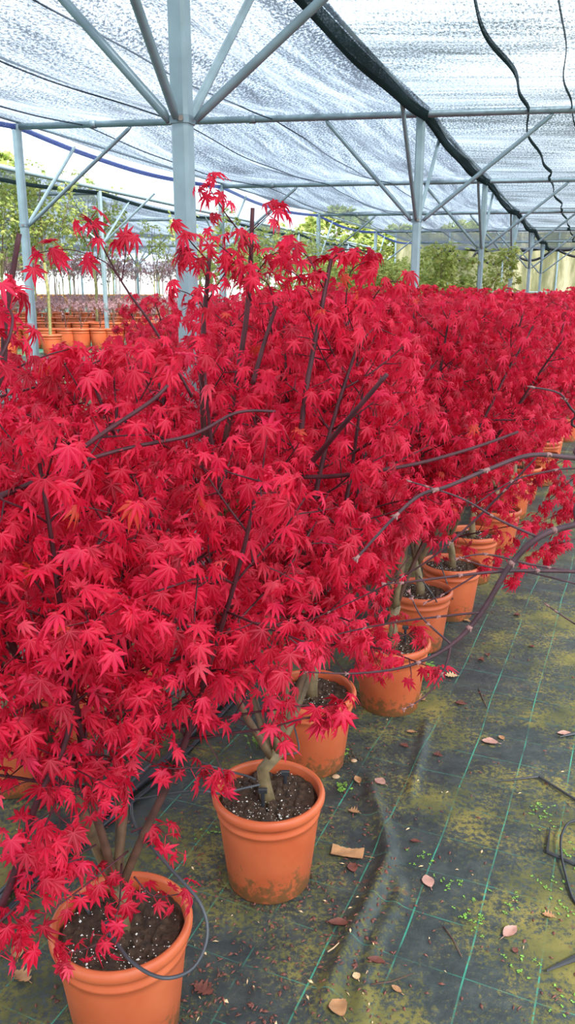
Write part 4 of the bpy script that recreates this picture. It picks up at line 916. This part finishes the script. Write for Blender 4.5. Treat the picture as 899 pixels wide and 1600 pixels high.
LV = [(543, 1337, .115, .048, 1.35, 'dead', 'large curled tan leaf lying beside the second pot', 'square', .35), (669, 1381, .05, .034, .15, 'dead_pink', 'oval pinkish brown leaf lying alone on the mossy cloth', 'oval', .2),
      (797, 1459, .055, .03, -.9, 'dead_pink', 'torn mauve brown leaf at the lower right', 'oval', .4), (766, 1160, .06, .04, 1.3, 'dead_pink', 'curled brown leaf in the middle of the path', 'oval', .4),
      (784, 1153, .03, .022, .3, 'dead', 'small orange scrap beside the curled brown leaf', 'oval', .4), (705, 1057, .05, .04, 1.5, 'dead_tan', 'pale tan oak leaf on the path beyond the fourth pot', 'oak', .2),
      (655, 1093, .055, .04, .9, 'dead', 'brown leaf against the foot of the fourth pot', 'oak', .4), (883, 1147, .055, .03, 1.5, 'dead_pink', 'grey brown leaf under the stake at the right edge', 'oval', .35),
      (559, 1222, .045, .024, .2, 'dead', 'upright curled leaf by the start of the cloth fold', 'oval', .6), (594, 1225, .045, .035, .8, 'dead_pink', 'pale mottled leaf just right of the cloth fold', 'oval', .3),
      (553, 1272, .035, .024, 1.2, 'dead', 'small notched brown leaf left of the cloth fold', 'oak', .5), (551, 1358, .04, .03, .2, 'dead_dark', 'dark wet leaf below the large tan leaf', 'oval', .3),
      (530, 1446, .06, .026, 1.5, 'dead_dark', 'dark red rolled leaf near the cloth fold', 'oval', .6), (528, 1580, .05, .045, .5, 'dead', 'olive brown curled leaf at the bottom edge', 'oval', .8),
      (588, 1507, .045, .02, 1.3, 'dead_dark', 'folded dark leaf right of the cloth fold, lower part', 'oval', .6), (557, 1530, .022, .02, .4, 'dead_tan', 'tiny pale leaf scrap at bottom beside the fold', 'oval', .5),
      (318, 1549, .05, .035, 1.1, 'dead_dark', 'purplish star shaped fallen leaf right of nearest pot', 'oak', .4), (632, 1168, .035, .022, .9, 'dead_dark', 'brown curled leaf left of the second cloth fold', 'oval', .5),
      (642, 1146, .035, .018, 1.5, 'dead', 'pale brown leaf above the second cloth fold', 'oval', .3), (684, 1182, .03, .024, 1.1, 'dead_dark', 'small crumpled leaf on the mossy path middle', 'oak', .5),
      (649, 1318, .03, .015, 1.4, 'dead_dark', 'little rust red scrap above the oval leaf', 'oval', .4), (857, 1434, .03, .02, 1.2, 'dead', 'rust orange scrap near the lower right stake', 'oak', .5),
      (805, 1488, .018, .016, .3, 'dead_dark', 'tiny red scrap below the torn mauve leaf', 'oval', .5), (620, 1548, .03, .015, .8, 'dead', 'orange curled scrap at the bottom middle', 'oval', .6),
      (730, 972, .04, .025, .9, 'dead', 'curled leaf on the path beyond the arching dark branch', 'oval', .6), (752, 1034, .03, .03, 1, 'dead_dark', 'dark seed like clump on the path', 'oval', .9),
      (35, 1527, .05, .035, 1.0, 'dead', 'orange brown leaf scrap left of nearest pot', 'oak', .5), (28, 1488, .05, .035, .3, 'dead', 'brown leaf tucked left of the nearest pot rim', 'oval', .5),
      (325, 1150, .03, .02, 1.0, 'dead_dark', 'dark leaf scrap left of the third pot', 'oval', .5), (762, 1025, .025, .02, .2, 'dead_dark', 'small brown scrap beyond the dark clump', 'oak', .6),
      (808, 962, .03, .03, 1, 'dead_dark', 'crumb of brown leaf far along the path', 'oak', .6), (831, 1012, .025, .02, .6, 'dead_dark', 'small brown scrap at the right of the path', 'oval', .6),
      (862, 850, .05, .04, .6, 'dead_dark', 'dark clod beyond the arching branch at right', 'oval', .8), (720, 1100, .04, .03, 1.2, 'dead_dark', 'rusty flat leaf bits on the cloth right of fourth pot', 'oak', .2)]
for x, y, l, w_, a, m, lab, kd, cu in LV: flat_leaf(x, y, l, w_, a, M[m], lab, kd, cu)
# fine litter nobody could count
def litter():
    r = np.random.default_rng(3); b = MB(); b2 = MB()
    for k in range(1500):
        if r.random() < .6: p = onz(r.uniform(270, 620), r.uniform(1060, 1650))
        else: p = onz(r.uniform(0, 950), r.uniform(850, 1650))
        z = gz1(p[0], p[1])+.0015; a = r.uniform(0, 6.28); l = r.uniform(.003, .010); w_ = l*r.uniform(.25, .7)
        d = np.array([math.cos(a), math.sin(a), 0])*l; e = np.array([-math.sin(a), math.cos(a), 0])*w_; c = np.array([p[0], p[1], z])
        (b if r.random() < .93 else b2).add([c-d, c-e*.8+(0, 0, .001), c+d, c+e*.8+(0, 0, .002), c+(0, 0, .004)], [(0, 1, 4), (1, 2, 4), (2, 3, 4), (3, 0, 4)])
    tag(b.build('leaf_crumbs', M['dead_dark']), 'fine red brown leaf crumbs scattered over the ground cloth', 'litter', kind='stuff')
    tag(b2.build('pale_crumbs', M['dead_tan']), 'tiny pale specks scattered over the ground cloth', 'litter', kind='stuff')
litter()
def spill():
    r = np.random.default_rng(8)
    for (x, y), lab, n in (((405, 1400), 'dark soil crumbs spilled around the foot of the second pot', 260), ((495, 1200), 'dark soil crumbs spilled around the foot of the third pot', 140), ((610, 1092), 'dark soil crumbs around the foot of the fourth pot', 110)):
        c = onz(x, y, 0); b = MB(); oc = np.array([(1, 0, 0), (-1, 0, 0), (0, 1, 0), (0, -1, 0), (0, 0, 1), (0, 0, -.3)], float)
        c = (c[0]+.0, c[1]+.115)
        for _ in range(n):
            a = r.uniform(3.3, 6.2); rr = .122+abs(r.normal(0, .022)); sz = r.choice((.002, .0035, .006), p=(.6, .3, .1))
            X_ = c[0]+rr*math.cos(a); Y_ = c[1]+rr*math.sin(a); b.add(oc*sz*r.uniform(.7, 1.3, (6, 3))+np.array([X_, Y_, gz1(X_, Y_)+sz*.3]), [(0, 2, 4), (2, 1, 4), (1, 3, 4), (3, 0, 4), (2, 0, 5), (1, 2, 5), (3, 1, 5), (0, 3, 5)])
        tag(b.build('soil_crumbs', M['soil']), lab, 'soil', kind='stuff')
spill()
def weed(x, y, lab, n=14, sz=.012, sp_=.03, h=.03):
    p = gp(x, y); r = np.random.default_rng(int(x+y)); t = empty('weed', p, lab, 'weed')
    b = MB(); P = []; st = MB()
    for k in range(n):
        c = np.array([r.normal(0, sp_*.5), r.normal(0, sp_*.5), r.uniform(.2, 1)*h]); st.tube([(c[0]*.85, c[1]*.85, 0), c], .0005, 3)
        for j in range(3):
            a = r.uniform(0, 6.28)+j*2.09; d = np.array([math.cos(a), math.sin(a), .1]); e = np.array([-math.sin(a), math.cos(a), 0])
            b.add([c, c+d*sz*.6+e*sz*.4, c+d*sz, c+d*sz*.6-e*sz*.4], [(0, 1, 2, 3)])
    b.build('leaflets', M['weed'], t)['kind'] = 'stuff'; st.build('stems', M['weed'], t)['kind'] = 'stuff'
weed(526, 1180, 'bright clover weed at the right foot of the third pot', 30, .012, .035, .05)
weed(536, 1232, 'tiny clover weed left of the cloth fold', 14, .009, .03, .02)
weed(407, 1165, 'green weed tuft left of the third pot foot', 22, .012, .04, .05)
weed(662, 1062, 'weed growing at the right side of the fourth pot', 30, .013, .05, .09)
weed(505, 1195, 'small sprig against the third pot rim foot', 10, .01, .02, .03)
weed(625, 1096, 'small weed sprig in front of the fourth pot', 10, .01, .02, .03)
for i, (x, y) in enumerate(((700, 1385), (730, 1432), (795, 1407), (862, 1377), (880, 1425), (888, 1330), (840, 1262), (655, 1345), (890, 1560), (810, 1515), (850, 1280), (330, 1300), (745, 1440))):
    weed(x, y, 'sprinkle of pale duckweed like seedlings on the mossy cloth', 12, .006, .05, .006); 
    o = [o for o in COL.objects if o.name.startswith('weed')][-1]
for o in COL.objects:
    if o.get('label') == 'sprinkle of pale duckweed like seedlings on the mossy cloth': o['group'] = 'seedling sprinkles on the cloth'
def pebble(x, y, r_, lab):
    p = gp(x, y); b = MB(); b.lathe([(0.0001, 0), (r_*.8, r_*.1), (r_, r_*.4), (r_*.8, r_*.75), (r_*.3, r_*.95), (.0001, r_)], 14); o = b.build('pebble', M['stone'], None, True); o.location = p; o.scale = (1.1, .9, .85); tag(o, lab, 'pebble')
pebble(553, 1191, .011, 'rounded tan pebble right of the third pot'); pebble(525, 1216, .013, 'brown pebble below the tan one')
def stick(pts, lab, r_=.0018, m='twig'):
    tag(MB().tube([gp(x, y, r_+.002) for x, y in pts], [r_, r_, r_*.6][:len(pts)] if len(pts) == 3 else r_, 5).build('twig', M[m], None, True), lab, 'twig')
stick([(693, 1448), (708, 1468), (722, 1496)], 'thin dark twig on the moss at lower middle right')
stick([(580, 1540), (612, 1533), (646, 1521)], 'reddish twig at the bottom of the picture')
stick([(748, 1075), (755, 1092), (762, 1106)], 'short dark twig on the path middle')
stick([(512, 1488), (522, 1484), (530, 1480)], 'pale cut stalk near the cloth fold', .002, 'straw')
for k_, src in (('i', POT),):
    pass
for o in COL.objects:
    if 'used' in o: del o['used']
